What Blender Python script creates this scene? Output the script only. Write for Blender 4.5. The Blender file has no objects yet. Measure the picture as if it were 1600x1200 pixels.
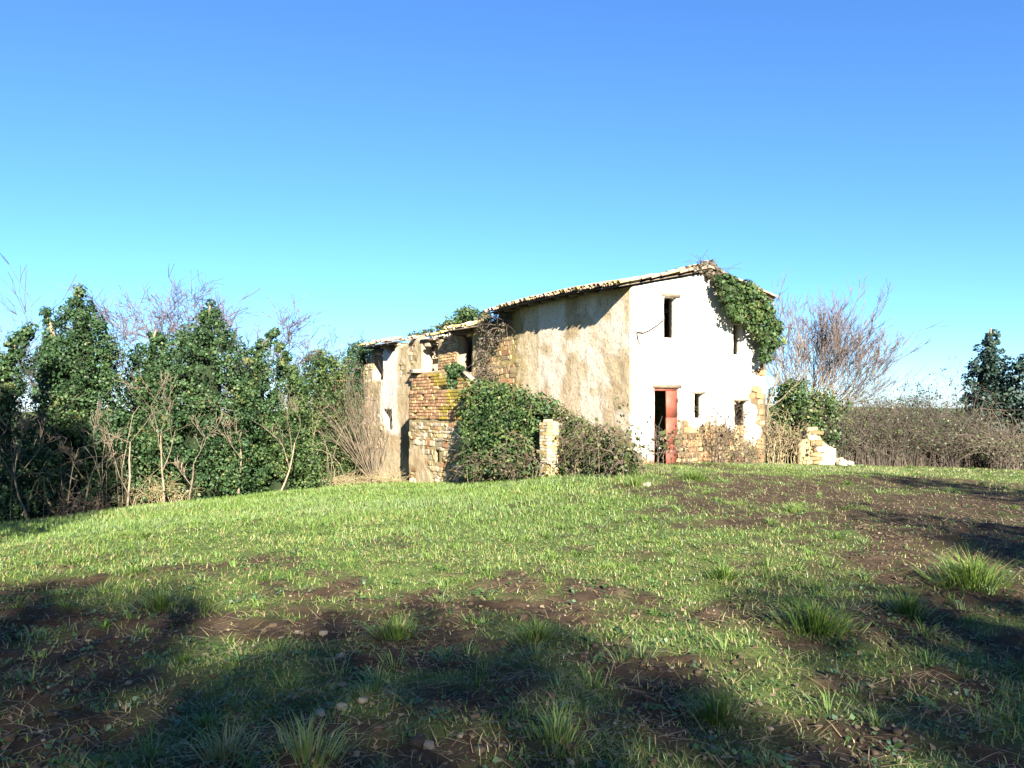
import bpy, math, random
import numpy as np
from mathutils import Vector

rng = np.random.default_rng(7)
random.seed(7)
R = math.radians
S = bpy.context.scene
COL = S.collection

# ------------------------------------------------------------------ camera
EYE = 1.6
FOC = 1200.0            # focal length in pixels of a 1600 px wide picture
cam_d = bpy.data.cameras.new('camera')
cam_d.sensor_width = 36.0
cam_d.lens = 36.0 * FOC / 1600.0
cam_d.shift_y = 40.0 / 1600.0
cam_d.clip_start = 0.05
cam_d.clip_end = 8000.0
cam = bpy.data.objects.new('camera', cam_d)
COL.objects.link(cam)
cam.location = (0, 0, EYE)
cam.rotation_euler = (R(90), 0, 0)
S.camera = cam

# ------------------------------------------------------------------ sky, sun, exposure
SUN_EL, SUN_AZ = 24.6, 166.0
world = bpy.data.worlds.new('World')
S.world = world
world.use_nodes = True
wn, wl = world.node_tree.nodes, world.node_tree.links
wn.clear()
sky = wn.new('ShaderNodeTexSky')
sky.sky_type = 'NISHITA'
sky.sun_disc = False
sky.sun_elevation = R(SUN_EL)
sky.sun_rotation = R(SUN_AZ)
sky.altitude = 300
sky.air_density = 1.0
sky.dust_density = 0.0
sky.ozone_density = 10.0
bg = wn.new('ShaderNodeBackground')
bg.inputs['Strength'].default_value = 0.05
wo = wn.new('ShaderNodeOutputWorld')
wl.new(sky.outputs[0], bg.inputs['Color'])
wl.new(bg.outputs[0], wo.inputs['Surface'])

sun_d = bpy.data.lights.new('sun', 'SUN')
sun_d.energy = 5.0
sun_d.angle = R(0.53)
sun_d.color = (1.0, 0.93, 0.80)
sun = bpy.data.objects.new('sun', sun_d)
COL.objects.link(sun)
sv = Vector((math.sin(R(SUN_AZ)) * math.cos(R(SUN_EL)), math.cos(R(SUN_AZ)) * math.cos(R(SUN_EL)), math.sin(R(SUN_EL))))
sun.rotation_euler = (-sv).to_track_quat('-Z', 'Y').to_euler()
sun.location = (10, -30, 30)

S.view_settings.view_transform = 'Standard'
S.view_settings.look = 'None'
S.view_settings.gamma = 1.0
S.view_settings.exposure = 2.42
S.view_settings.use_curve_mapping = False
S.render.engine = 'CYCLES'
S.cycles.max_bounces = 5
S.cycles.diffuse_bounces = 2
S.cycles.transparent_max_bounces = 4
S.cycles.use_denoising = True


# ------------------------------------------------------------------ helpers
def tag(o, label=None, cat=None, group=None, kind=None):
    if label: o['label'] = label
    if cat: o['category'] = cat
    if group: o['group'] = group
    if kind: o['kind'] = kind
    return o


def empty(name, loc, rz=0.0):
    o = bpy.data.objects.new(name, None)
    COL.objects.link(o)
    o.location = loc
    o.rotation_euler = (0, 0, rz)
    o.empty_display_size = 0.3
    return o


def mesh(name, V, F, mat, smooth=False, attrs=None):
    """V (n,3); F: (m,k) array or list of such arrays."""
    V = np.asarray(V, dtype=np.float32)
    if isinstance(F, np.ndarray): F = [F]
    F = [np.asarray(f, dtype=np.int32) for f in F if len(f)]
    me = bpy.data.meshes.new(name)
    me.vertices.add(len(V))
    me.vertices.foreach_set('co', V.ravel())
    nl = sum(f.size for f in F)
    npoly = sum(len(f) for f in F)
    me.loops.add(nl)
    me.loops.foreach_set('vertex_index', np.concatenate([f.ravel() for f in F]))
    tot = np.concatenate([np.full(len(f), f.shape[1], dtype=np.int32) for f in F])
    st = np.concatenate([[0], np.cumsum(tot)[:-1]]).astype(np.int32)
    me.polygons.add(npoly)
    me.polygons.foreach_set('loop_start', st)
    try:
        me.polygons.foreach_set('loop_total', tot)
    except Exception:
        pass
    if smooth:
        me.polygons.foreach_set('use_smooth', np.ones(npoly, dtype=bool))
    if attrs:
        for k, a in attrs.items():
            at = me.attributes.new(k, 'FLOAT', 'POINT')
            at.data.foreach_set('value', np.asarray(a, dtype=np.float32))
    me.update(calc_edges=True)
    me.validate()
    if mat: me.materials.append(mat)
    return me


def obj(name, me, parent=None, loc=None):
    o = bpy.data.objects.new(name, me)
    COL.objects.link(o)
    if parent is not None: o.parent = parent
    if loc is not None: o.location = loc
    return o


def hash2(ix, iy, seed):
    h = (ix.astype(np.int64) * 374761393 + iy.astype(np.int64) * 668265263 + seed * 1442695041) & 0xffffffff
    h = ((h ^ (h >> 13)) * 1274126177) & 0xffffffff
    h = h ^ (h >> 16)
    return (h & 0xffff) / 65535.0


def vn(x, y, sc, seed=0):
    """value noise 0..1 with feature size sc"""
    x = np.asarray(x, dtype=np.float64) / sc
    y = np.asarray(y, dtype=np.float64) / sc
    ix, iy = np.floor(x), np.floor(y)
    fx, fy = x - ix, y - iy
    fx = fx * fx * (3 - 2 * fx); fy = fy * fy * (3 - 2 * fy)
    ix = ix.astype(np.int64); iy = iy.astype(np.int64)
    a = hash2(ix, iy, seed); b = hash2(ix + 1, iy, seed)
    c = hash2(ix, iy + 1, seed); d = hash2(ix + 1, iy + 1, seed)
    return (a * (1 - fx) + b * fx) * (1 - fy) + (c * (1 - fx) + d * fx) * fy


def fbm(x, y, sc, seed=0, n=3):
    t, a, s = 0, 1.0, 0
    for i in range(n):
        t = t + a * vn(x, y, sc / 2 ** i, seed + 17 * i); s += a; a *= 0.5
    return t / s


def sstep(a, b, x):
    t = np.clip((np.asarray(x, dtype=np.float64) - a) / (b - a), 0, 1)
    return t * t * (3 - 2 * t)


def P(px, py, Y):
    """a point of the place at depth Y that the photograph shows at (px, py)"""
    return np.array([(px - 800) / FOC * Y, Y, EYE - (py - 640) / FOC * Y])


# ------------------------------------------------------------------ materials
def nodes(name):
    m = bpy.data.materials.new(name)
    m.use_nodes = True
    nt = m.node_tree
    nt.nodes.clear()
    out = nt.nodes.new('ShaderNodeOutputMaterial')
    b = nt.nodes.new('ShaderNodeBsdfPrincipled')
    nt.links.new(b.outputs[0], out.inputs['Surface'])
    return m, nt, b, out


def ramp(nt, fac, stops):
    r = nt.nodes.new('ShaderNodeValToRGB')
    e = r.color_ramp.elements
    while len(e) < len(stops): e.new(0.5)
    for el, (p, c) in zip(e, stops):
        el.position = p
        el.color = (*c, 1) if len(c) == 3 else c
    nt.links.new(fac, r.inputs[0])
    return r.outputs[0]


def tex(nt, scale, detail=6, rough=0.6, kind='noise', coord=None):
    if coord is None:
        tc = nt.nodes.new('ShaderNodeTexCoord')
        coord = tc.outputs['Object']
    if kind == 'noise':
        t = nt.nodes.new('ShaderNodeTexNoise')
        t.inputs['Scale'].default_value = scale
        t.inputs['Detail'].default_value = detail
        t.inputs['Roughness'].default_value = rough
    else:
        t = nt.nodes.new('ShaderNodeTexVoronoi')
        t.inputs['Scale'].default_value = scale
    nt.links.new(coord, t.inputs['Vector'])
    return t.outputs[0]


def mixc(nt, fac, a, b, mode='MIX'):
    m = nt.nodes.new('ShaderNodeMix')
    m.data_type = 'RGBA'; m.blend_type = mode
    if isinstance(fac, (int, float)): m.inputs[0].default_value = fac
    else: nt.links.new(fac, m.inputs[0])
    for s, v in ((6, a), (7, b)):
        if isinstance(v, tuple): m.inputs[s].default_value = (*v, 1)
        else: nt.links.new(v, m.inputs[s])
    return m.outputs[2]


def bump(nt, b, h, strength=0.4, dist=0.02):
    n = nt.nodes.new('ShaderNodeBump')
    n.inputs['Strength'].default_value = strength
    n.inputs['Distance'].default_value = dist
    nt.links.new(h, n.inputs['Height'])
    nt.links.new(n.outputs[0], b.inputs['Normal'])


def attr(nt, name):
    a = nt.nodes.new('ShaderNodeAttribute')
    a.attribute_name = name
    return a.outputs['Fac']


ALB = 0.72      # overall reflectance of the place, so that the exposure above holds


def dim(c, k=None): return tuple((ALB if k is None else k) * v for v in c)


def m_leaf(name, stops, rough=0.5, trans=0.25, spec=0.35):
    stops = [(p, dim(c, 0.80)) for p, c in stops]
    m, nt, b, out = nodes(name)
    c = ramp(nt, attr(nt, 'tint'), stops)
    nt.links.new(c, b.inputs['Base Color'])
    b.inputs['Roughness'].default_value = rough
    b.inputs['Specular IOR Level'].default_value = spec
    if trans:
        t = nt.nodes.new('ShaderNodeBsdfTranslucent')
        nt.links.new(c, t.inputs['Color'])
        mx = nt.nodes.new('ShaderNodeMixShader')
        mx.inputs[0].default_value = trans
        nt.links.new(b.outputs[0], mx.inputs[1]); nt.links.new(t.outputs[0], mx.inputs[2])
        nt.links.new(mx.outputs[0], out.inputs['Surface'])
    return m


def m_simple(name, c1, c2, scale=6, rough=0.85, bs=0.4, bd=0.02, objvar=True, detail=6):
    c1, c2 = dim(c1), dim(c2)
    m, nt, b, out = nodes(name)
    n = tex(nt, scale, detail)
    col = ramp(nt, n, [(0.3, c1), (0.7, c2)])
    if objvar:
        oi = nt.nodes.new('ShaderNodeObjectInfo')
        v = nt.nodes.new('ShaderNodeMapRange')
        v.inputs[3].default_value = 0.62; v.inputs[4].default_value = 1.25
        nt.links.new(oi.outputs['Random'], v.inputs[0])
        col = mixc(nt, 1.0, col, v.outputs[0], 'MULTIPLY')
    nt.links.new(col, b.inputs['Base Color'])
    b.inputs['Roughness'].default_value = rough
    b.inputs['Specular IOR Level'].default_value = 0.2
    if bs: bump(nt, b, tex(nt, scale * 4, 8, 0.7), bs, bd)
    return m


def m_plaster(name, c1, c2, c3, mortar, stain, grime=0.55, pitdark=0.45):
    """lime render; 'expo' shows the mortar of the masonry, 'moss' lichen"""
    c1, c2, c3, mortar, stain = (dim(c) for c in (c1, c2, c3, mortar, stain))
    m, nt, b, out = nodes(name)
    big = tex(nt, 0.9, 5, 0.6)
    fine = tex(nt, 9, 8, 0.7)
    col = ramp(nt, big, [(0.35, c1), (0.55, c2), (0.72, c3)])
    col = mixc(nt, ramp(nt, fine, [(0.52, (0, 0, 0)), (0.75, (0.55, 0.55, 0.55))]), col, stain)
    lime = attr(nt, 'lime')
    col = mixc(nt, lime, col, dim((0.80, 0.74, 0.62)))
    inv = nt.nodes.new('ShaderNodeMapRange')
    inv.inputs[3].default_value = 1.0; inv.inputs[4].default_value = 0.06
    nt.links.new(lime, inv.inputs[0])
    tcs = nt.nodes.new('ShaderNodeTexCoord'); mps = nt.nodes.new('ShaderNodeMapping')
    mps.inputs['Scale'].default_value = (3.2, 3.2, 0.9)
    nt.links.new(tcs.outputs['Object'], mps.inputs['Vector'])
    stk = tex(nt, 1.0, 7, 0.7, coord=mps.outputs[0])
    sm = mixc(nt, 1.0, ramp(nt, stk, [(0.54, (0, 0, 0)), (0.74, (0.6, 0.6, 0.6))]), inv.outputs[0], 'MULTIPLY')
    col = mixc(nt, sm, col, tuple(grime * k for k in stain))
    pits = tex(nt, 13, 4, 0.65)
    pit = ramp(nt, pits, [(0.60, (0, 0, 0)), (0.66, (1, 1, 1))])
    pm = mixc(nt, 1.0, mixc(nt, 0.6, (0, 0, 0), pit), inv.outputs[0], 'MULTIPLY')
    col = mixc(nt, pm, col, tuple(pitdark * k for k in c1))  # pits darkened in the colour too, standing in for the shadow inside them
    e = attr(nt, 'expo')
    mcol = ramp(nt, fine, [(0.3, tuple(0.55 * k for k in mortar)), (0.7, mortar)])
    col = mixc(nt, e, col, mcol)
    mo = nt.nodes.new('ShaderNodeMath'); mo.operation = 'MULTIPLY'
    nt.links.new(attr(nt, 'moss'), mo.inputs[0])
    nt.links.new(ramp(nt, tex(nt, 3.5, 7, 0.7), [(0.42, (0, 0, 0)), (0.6, (1, 1, 1))]), mo.inputs[1])
    col = mixc(nt, mo.outputs[0], col, (0.22, 0.17, 0.035))
    nt.links.new(col, b.inputs['Base Color'])
    b.inputs['Roughness'].default_value = 0.95
    b.inputs['Specular IOR Level'].default_value = 0.1
    hsum = nt.nodes.new('ShaderNodeMath'); hsum.operation = 'SUBTRACT'
    nt.links.new(fine, hsum.inputs[0]); nt.links.new(pit, hsum.inputs[1])
    bump(nt, b, hsum.outputs[0], 0.8, 0.035)
    return m


M = {}
M['gable'] = m_plaster('lime_plaster', (0.60, 0.52, 0.38), (0.78, 0.72, 0.60), (0.82, 0.78, 0.68), (0.22, 0.165, 0.095), (0.62, 0.50, 0.34), 0.20, 0.16)
M['side'] = m_plaster('weathered_render', (0.44, 0.33, 0.19), (0.60, 0.48, 0.32), (0.68, 0.57, 0.41), (0.44, 0.34, 0.19), (0.42, 0.31, 0.18))
M['stone1'] = m_simple('tan_stone', (0.30, 0.21, 0.10), (0.50, 0.39, 0.22), 5)
M['stone2'] = m_simple('pale_stone', (0.42, 0.35, 0.24), (0.62, 0.54, 0.40), 5)
M['stone3'] = m_simple('rusty_stone', (0.33, 0.17, 0.08), (0.46, 0.27, 0.14), 5)
M['stone4'] = m_simple('ochre_stone', (0.17, 0.11, 0.05), (0.30, 0.215, 0.115), 5)
M['brick1'] = m_simple('red_brick', (0.39, 0.20, 0.10), (0.56, 0.35, 0.20), 7)
M['brick2'] = m_simple('ochre_brick', (0.44, 0.30, 0.12), (0.58, 0.42, 0.20), 7)
M['brick3'] = m_simple('lichen_brick', (0.33, 0.24, 0.035), (0.52, 0.40, 0.09), 6)
M['tile'] = m_simple('clay_tile', (0.36, 0.22, 0.14), (0.58, 0.44, 0.32), 5)
M['tile2'] = m_simple('lichen_tile', (0.42, 0.28, 0.06), (0.60, 0.47, 0.22), 5)
M['wood'] = m_simple('grey_wood', (0.10, 0.075, 0.055), (0.22, 0.18, 0.14), 8, bs=0.3)
M['lintel'] = m_simple('bleached_lintel', (0.22, 0.15, 0.10), (0.38, 0.28, 0.20), 8, bs=0.3)
M['door'] = m_simple('rust_red_paint', (0.20, 0.056, 0.036), (0.36, 0.11, 0.07), 3.5, rough=0.6, bs=0.1, objvar=False)
M['iron'] = m_simple('dark_iron', (0.05, 0.035, 0.03), (0.10, 0.07, 0.05), 12, rough=0.7, bs=0)
M['bark'] = m_simple('pale_bark', (0.16, 0.125, 0.085), (0.34, 0.27, 0.19), 9, bs=0.3)
M['twig'] = m_simple('grey_brown_twig', (0.12, 0.09, 0.075), (0.22, 0.17, 0.14), 5, bs=0)
M['twig_pink'] = m_simple('brownish_twig', (0.085, 0.060, 0.055), (0.17, 0.125, 0.11), 3, bs=0)
M['twig_fan'] = m_simple('greyish_twig', (0.14, 0.105, 0.092), (0.27, 0.21, 0.18), 3, bs=0)
M['twig_yellow'] = m_simple('straw_twig', (0.34, 0.26, 0.13), (0.52, 0.42, 0.25), 3, bs=0)
M['bramble_twig'] = m_simple('dry_bramble', (0.085, 0.06, 0.045), (0.20, 0.15, 0.11), 5, bs=0)
M['hedge_twig'] = m_simple('greyish_bramble', (0.085, 0.066, 0.052), (0.20, 0.16, 0.125), 5, bs=0)
M['ivy'] = m_leaf('ivy_leaf', [(0.0, (0.014, 0.034, 0.013)), (0.5, (0.036, 0.078, 0.026)), (0.85, (0.075, 0.125, 0.042)), (1.0, (0.15, 0.14, 0.05))], 0.55, 0.12, 0.25)
M['ivy_light'] = m_leaf('pale_ivy_leaf', [(0.0, (0.020, 0.045, 0.014)), (0.5, (0.055, 0.10, 0.028)), (0.85, (0.11, 0.15, 0.045)), (1.0, (0.20, 0.15, 0.06))], 0.55, 0.15, 0.25)  # ivy of a lighter, yellower green
M['holm'] = m_leaf('holm_oak_leaf', [(0.0, (0.014, 0.034, 0.028)), (0.6, (0.034, 0.068, 0.052)), (1.0, (0.08, 0.11, 0.07))], 0.55, 0.1, 0.25)
M['dry_leaf'] = m_leaf('dry_leaf', [(0.0, (0.07, 0.055, 0.03)), (0.5, (0.15, 0.115, 0.07)), (1.0, (0.28, 0.22, 0.14))], 0.7, 0.2, 0.2)
M['bramble_leaf'] = m_leaf('bramble_leaf', [(0.0, (0.026, 0.046, 0.015)), (0.5, (0.075, 0.10, 0.03)), (0.8, (0.14, 0.135, 0.055)), (1.0, (0.22, 0.16, 0.09))], 0.5, 0.15, 0.35)
M['creeper'] = m_leaf('withered_creeper_leaf', [(0.0, (0.06, 0.06, 0.035)), (0.5, (0.17, 0.14, 0.10)), (0.8, (0.26, 0.22, 0.17)), (1.0, (0.08, 0.11, 0.04))], 0.7, 0.2, 0.2)
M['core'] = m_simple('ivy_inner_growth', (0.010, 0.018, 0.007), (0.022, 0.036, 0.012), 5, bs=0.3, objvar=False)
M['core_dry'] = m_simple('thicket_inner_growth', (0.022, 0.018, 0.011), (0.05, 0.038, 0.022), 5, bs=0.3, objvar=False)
M['grass'] = m_leaf('grass_blade', [(0.0, (0.055, 0.105, 0.018)), (0.35, (0.11, 0.19, 0.030)), (0.6, (0.18, 0.275, 0.058)), (0.78, (0.19, 0.27, 0.12)), (0.92, (0.30, 0.28, 0.09)), (1.0, (0.42, 0.34, 0.16))], 0.45, 0.28, 0.35)
M['weed'] = m_leaf('weed_leaf', [(0.0, (0.03, 0.075, 0.018)), (0.6, (0.07, 0.14, 0.035)), (1.0, (0.10, 0.16, 0.10))], 0.5, 0.2, 0.35)
M['straw'] = m_leaf('straw', [(0.0, (0.22, 0.15, 0.075)), (1.0, (0.46, 0.36, 0.20))], 0.7, 0.15, 0.2)
M['pebble'] = m_simple('field_stone', (0.24, 0.185, 0.125), (0.44, 0.37, 0.29), 12, bs=0.3, bd=0.005)


def m_ground():
    m, nt, b, out = nodes('earth_and_turf')
    g = attr(nt, 'turf')
    n1 = tex(nt, 3.0, 9, 0.7)
    n2 = tex(nt, 22, 8, 0.7)
    soil = ramp(nt, n1, [(0.3, (0.024, 0.016, 0.010)), (0.55, (0.055, 0.037, 0.023)), (0.75, (0.105, 0.076, 0.048))])
    soil = mixc(nt, ramp(nt, n2, [(0.62, (0, 0, 0)), (0.74, (0.6, 0.6, 0.6))]), soil, (0.15, 0.12, 0.08))
    turf = ramp(nt, n2, [(0.3, (0.040, 0.065, 0.016)), (0.55, (0.075, 0.115, 0.028)), (0.75, (0.14, 0.14, 0.05))])
    col = mixc(nt, g, soil, turf)
    nt.links.new(col, b.inputs['Base Color'])
    b.inputs['Roughness'].default_value = 0.95
    b.inputs['Specular IOR Level'].default_value = 0.1
    bump(nt, b, n2, 0.7, 0.03)
    return m


M['ground'] = m_ground()


# ------------------------------------------------------------------ ground
def height(x, y):
    x = np.asarray(x, dtype=np.float64); y = np.asarray(y, dtype=np.float64)
    lft = 1 - sstep(-3.5, 4.2, x)
    z = -np.clip(y - 8, 0, 60) * 0.057 * lft
    z -= 0.006 * np.clip(-2 - x, 0, 30) ** 2
    z += 0.13 * np.exp(-((x - 3.5) ** 2 + (y - 20.5) ** 2) / 40)
    z -= 0.022 * np.clip(x - 5, 0, 30) * sstep(8, 22, y)
    z -= 0.02 * np.clip(y - 20, 0, 40) * (1 - lft)
    far = np.hypot(x, y)
    z -= 22 * sstep(45, 260, far)
    z += 36 * sstep(500, 1800, far) * (0.35 + 0.65 * vn(x, y, 620, 5))
    near = 1 - sstep(30, 60, far)
    z += near * (fbm(x, y, 3.2, 3, 2) - 0.5) * 0.16
    return z


def turf_cover(x, y):
    """0 bare soil .. 1 closed sward"""
    base = 0.30 - 0.12 * sstep(1.5, 5.0, x) * sstep(6.5, 9.0, y) + 0.58 * sstep(5.8, 10.8, y) * (1 - sstep(-0.5, 4.5, x - 0.05 * y))
    base += 0.10 * (1 - sstep(-1, 4, x))
    base += 0.55 * sstep(17.6, 19.0, y) * sstep(-4, 2, x)
    base += 0.16 * sstep(-1, 2, x) * (1 - sstep(4.0, 6.0, y))
    n = fbm(x, y, 1.4, 11, 3) * 0.48 + fbm(x, y, 0.38, 23, 2) * 0.52
    return np.clip((n - (0.72 - 0.52 * base)) * 4.2 + 0.35, 0, 1)


def axis(lo, hi, d0, d1, step, grow, far):
    a = list(np.arange(lo, hi + 1e-6, step))
    s, v = step, hi
    while v < far:
        s *= grow; v += s; a.append(v)
    s, v = step, lo
    b = []
    while v > -far:
        s *= grow; v -= s; b.append(v)
    return np.array(b[::-1] + a)


gx = axis(-5.5, 6.0, 0, 0, 0.07, 1.08, 3000)
gy = axis(2.9, 7.5, 0, 0, 0.05, 1.05, 3000)
GX, GY = np.meshgrid(gx, gy)
GZ = height(GX, GY)
tc_ = turf_cover(GX, GY)
nearw = 1 - sstep(11, 24, np.hypot(GX, GY))
clod = np.abs(fbm(GX, GY, 0.20, 41, 2) - 0.5) * 2
GZ = GZ + nearw * ((fbm(GX, GY, 0.8, 31, 2) - 0.5) * 0.07 + (clod - 0.3) * 0.075 * (1.0 - 0.6 * tc_))
nx_, ny_ = len(gx), len(gy)
idx = np.arange(nx_ * ny_).reshape(ny_, nx_)
F = np.stack([idx[:-1, :-1], idx[:-1, 1:], idx[1:, 1:], idx[1:, :-1]], -1).reshape(-1, 4)
ground = obj('ground', mesh('ground', np.stack([GX, GY, GZ], -1).reshape(-1, 3), F, M['ground'], True, {'turf': (tc_ * 0.9).ravel()}))
tag(ground, 'sloping field of dark soil and patchy green turf', 'ground', kind='structure')


def gz(x, y):
    """height of the built sheet, bilinear"""
    x = np.asarray(x, dtype=np.float64); y = np.asarray(y, dtype=np.float64)
    i = np.clip(np.searchsorted(gx, x) - 1, 0, nx_ - 2)
    j = np.clip(np.searchsorted(gy, y) - 1, 0, ny_ - 2)
    u = (x - gx[i]) / (gx[i + 1] - gx[i]); v = (y - gy[j]) / (gy[j + 1] - gy[j])
    return (GZ[j, i] * (1 - u) + GZ[j, i + 1] * u) * (1 - v) + (GZ[j + 1, i] * (1 - u) + GZ[j + 1, i + 1] * u) * v


# ------------------------------------------------------------------ the farmhouse
# local x: along the gable wall (away to the right), local y: along the long wall (away to the left)
HX, HY, HROT = 3.249, 20.747, R(32)
HC, HS = math.cos(HROT), math.sin(HROT)
house = empty('farmhouse', (HX, HY, 0), HROT)
tag(house, 'abandoned stone farmhouse with white gable, tan long wall and ruined lower wing', 'farmhouse')


def hw(x, y):
    """house local -> world xy"""
    return HX + x * HC - y * HS, HY + x * HS + y * HC


def lines(a0, a1, step, extra):
    n = max(2, int(round((a1 - a0) / step)) + 1)
    L = list(np.linspace(a0, a1, n))
    ex = sorted(set(round(e, 4) for e in extra if a0 < e < a1))
    L = [v for v in L if v in (a0, a1) or all(abs(v - e) > step * 0.45 for e in ex)] + ex
    return np.array(sorted(L))


def wall(name, a0, a1, z0, z1, top, holes, thick, put, mat, expo, moss, rough=0.02, seed=1, parent=None, step=0.08, base=0.0, lime=None, grain=0.7):
    """a masonry wall on a fine grid. put(a, z, d) -> local xyz, d = out of the face."""
    A = lines(a0, a1, step, [h[0] for h in holes] + [h[1] for h in holes])
    Z = lines(z0, z1, step, [h[2] for h in holes] + [h[3] for h in holes])
    na, nz = len(A), len(Z)
    AA, ZZ = np.meshgrid(A, Z)
    T = top(AA)
    ZC = np.minimum(ZZ, T)
    ex = expo(AA, ZC); mo = moss(AA, ZC)
    d = base + (fbm(AA, ZC, 0.9, seed, 3) - 0.35) * rough * 2 + (vn(AA, ZC, 0.16, seed + 9) - 0.3) * rough * grain - 0.025 * ex
    d = np.maximum(d, base - 0.06)
    front = put(AA, ZC, d); back = put(AA, ZC, np.full_like(d, -thick))
    V = np.concatenate([front.reshape(-1, 3), back.reshape(-1, 3)])
    N = na * nz
    ac = (A[:-1] + A[1:]) / 2; zc = (Z[:-1] + Z[1:]) / 2
    AC, ZCC = np.meshgrid(ac, zc)
    keep = (ZC[1:, :-1] - ZC[:-1, :-1] + ZC[1:, 1:] - ZC[:-1, 1:]) > 1e-4
    for h in holes:
        keep &= ~((AC > h[0]) & (AC < h[1]) & (ZCC > h[2]) & (ZCC < h[3]))
    idx = np.arange(N).reshape(nz, na)
    q = np.stack([idx[:-1, :-1], idx[:-1, 1:], idx[1:, 1:], idx[1:, :-1]], -1)
    f1 = q[keep]; f2 = q[keep][:, ::-1] + N
    side = []
    kp = np.pad(keep, 1)
    for dj, di, e0, e1 in ((-1, 0, 0, 1), (0, 1, 1, 2), (1, 0, 2, 3), (0, -1, 3, 0)):
        nb = kp[1 + dj:1 + dj + keep.shape[0], 1 + di:1 + di + keep.shape[1]]
        b = q[keep & ~nb]
        side.append(np.stack([b[:, e1], b[:, e0], b[:, e0] + N, b[:, e1] + N], -1))
    F = np.concatenate([f1, f2] + side)
    me = mesh(name, V, F, mat, False, {'expo': np.concatenate([ex.ravel(), 0.2 * np.ones(N)]), 'moss': np.concatenate([mo.ravel(), np.zeros(N)]),
                                          'lime': np.concatenate([(lime(AA, ZC) if lime else np.zeros_like(AA)).ravel(), np.full(N, 0.6 if lime else 0.0)])})
    return obj(name, me, parent)


def put_gable(a, z, d): return np.stack([a, -d, z], -1)
def put_side(a, z, d): return np.stack([-d, a, z], -1)
def put_side_at(off): return lambda a, z, d: np.stack([-d - off, a, z], -1)
def put_gable_at(y0): return lambda a, z, d: np.stack([a, y0 - d, z], -1)


W = 5.37
RIDGE_X, RIDGE_Z, EAVE_Z = 2.70, 5.56, 4.96
SL = (RIDGE_Z - EAVE_Z) / RIDGE_X


def gable_top(a):
    a = np.asarray(a)
    t = np.where(a < RIDGE_X, EAVE_Z + SL * a, RIDGE_Z - SL * (a - RIDGE_X)) - 0.02
    t = np.where(a > 4.95, np.minimum(t, 3.75 + (5.37 - a) * 2.1 + 0.35 * (vn(a, a * 0, 0.14, 3) - 0.5)), t)
    return t


def zero(a, z): return np.zeros_like(np.asarray(a, dtype=np.float64))


def expo_gable(a, z):
    n = fbm(a, z, 0.8, 5, 3)
    low = sstep(0.0, 0.10, (1.05 + 1.9 * (n - 0.5) - z) * sstep(1.6, 2.2, a))
    low2 = sstep(0.0, 0.10, 0.30 + 0.6 * (n - 0.5) - z)
    over = sstep(0.66, 0.72, n + 0.22 * np.exp(-((a - 1.25) ** 2 / 0.35 + (z - 2.65) ** 2 / 0.10))) * (z < 3.2)
    right = sstep(0.62, 0.68, n + 0.22 * sstep(4.3, 5.2, a) * (1 - sstep(2.2, 3.2, z)))
    return np.clip(np.maximum.reduce([low, low2, 0.35 * over * (a < 2.2), right * (a > 3.6)]), 0, 1)


gable_holes = [(1.14, 1.62, 3.60, 4.74), (3.90, 4.28, 3.24, 4.15), (0.79, 1.72, -0.6, 2.20), (2.32, 2.68, 1.36, 2.06), (3.96, 4.55, -0.6, 1.86)]
def clean_gable(a, z):
    """1 where the limewash is still sound"""
    n = fbm(a, z, 0.9, 105, 3)
    k = sstep(1.2, 2.2, z + 1.6 * (n - 0.5)) * (1 - sstep(4.3, 5.0, a + 1.0 * (n - 0.5)))
    k = k * (1 - 0.9 * np.exp(-((a - 1.3) ** 2 / 0.5 + (z - 2.65) ** 2 / 0.16)) * sstep(0.35, 0.6, n + 0.2))
    k = k * (1 - 0.45 * np.exp(-((a - 1.38) ** 2 / 0.06)) * sstep(3.6, 3.0, z) * sstep(2.6, 3.0, z))
    k = k * (0.72 + 0.28 * sstep(0.3, 0.5, n))
    return np.clip(k, 0, 1)


gable_wall = wall('gable_wall', 0.0, W, -0.5, 5.6, gable_top, gable_holes, 0.30, put_gable, M['gable'], expo_gable, zero, 0.022, 3, house, 0.08, 0.0, clean_gable)


def side_top(a):
    a = np.asarray(a)
    t = np.where(a < 7.2, EAVE_Z + 0.11 * np.sin(np.pi * np.clip((a + 0.2) / 7.2, 0, 1)) - 0.02, 4.62) - 0.03
    t = np.where((a > 7.05) & (a < 9.0), 4.80 - 0.3 * vn(a, a * 0, 0.4, 8), t)
    t = t - (0.50 * vn(a, a * 0, 0.45, 14) + 0.12 * vn(a, a * 0, 0.12, 15)) * (a > 9) + 0.16 * (a > 9) * (a < 16)
    t = np.where(a > 18.6, np.minimum(t, 4.2 - (a - 18.6) * 0.5 + 0.5 * (vn(a, a * 0, 0.22, 4) - 0.5)), t)
    return t


def expo_side(a, z):
    n = fbm(a, z, 1.1, 15, 3)
    e1 = sstep(0.48, 0.56, n + 0.35 * sstep(4.6, 6.6, a) - 0.30) * (a < 9)
    low = sstep(0.0, 0.1, 0.75 + 1.2 * (n - 0.5) - z - 0.0 * a) * (a < 9)
    pill = ((a > 9.9) & (a < 12.0) & (z > 2.9)) * 1.0
    pil2 = sstep(0.40, 0.46, n) * ((a > 12.9) & (a < 15.5))
    pil3 = sstep(0.40, 0.46, n) * (a > 17.9)
    farl = sstep(0.52, 0.58, n) * ((a > 15.5) & (z < 0.9))
    return np.clip(np.maximum.reduce([e1, low, pill, pil2, pil3, farl]), 0, 1)


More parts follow.
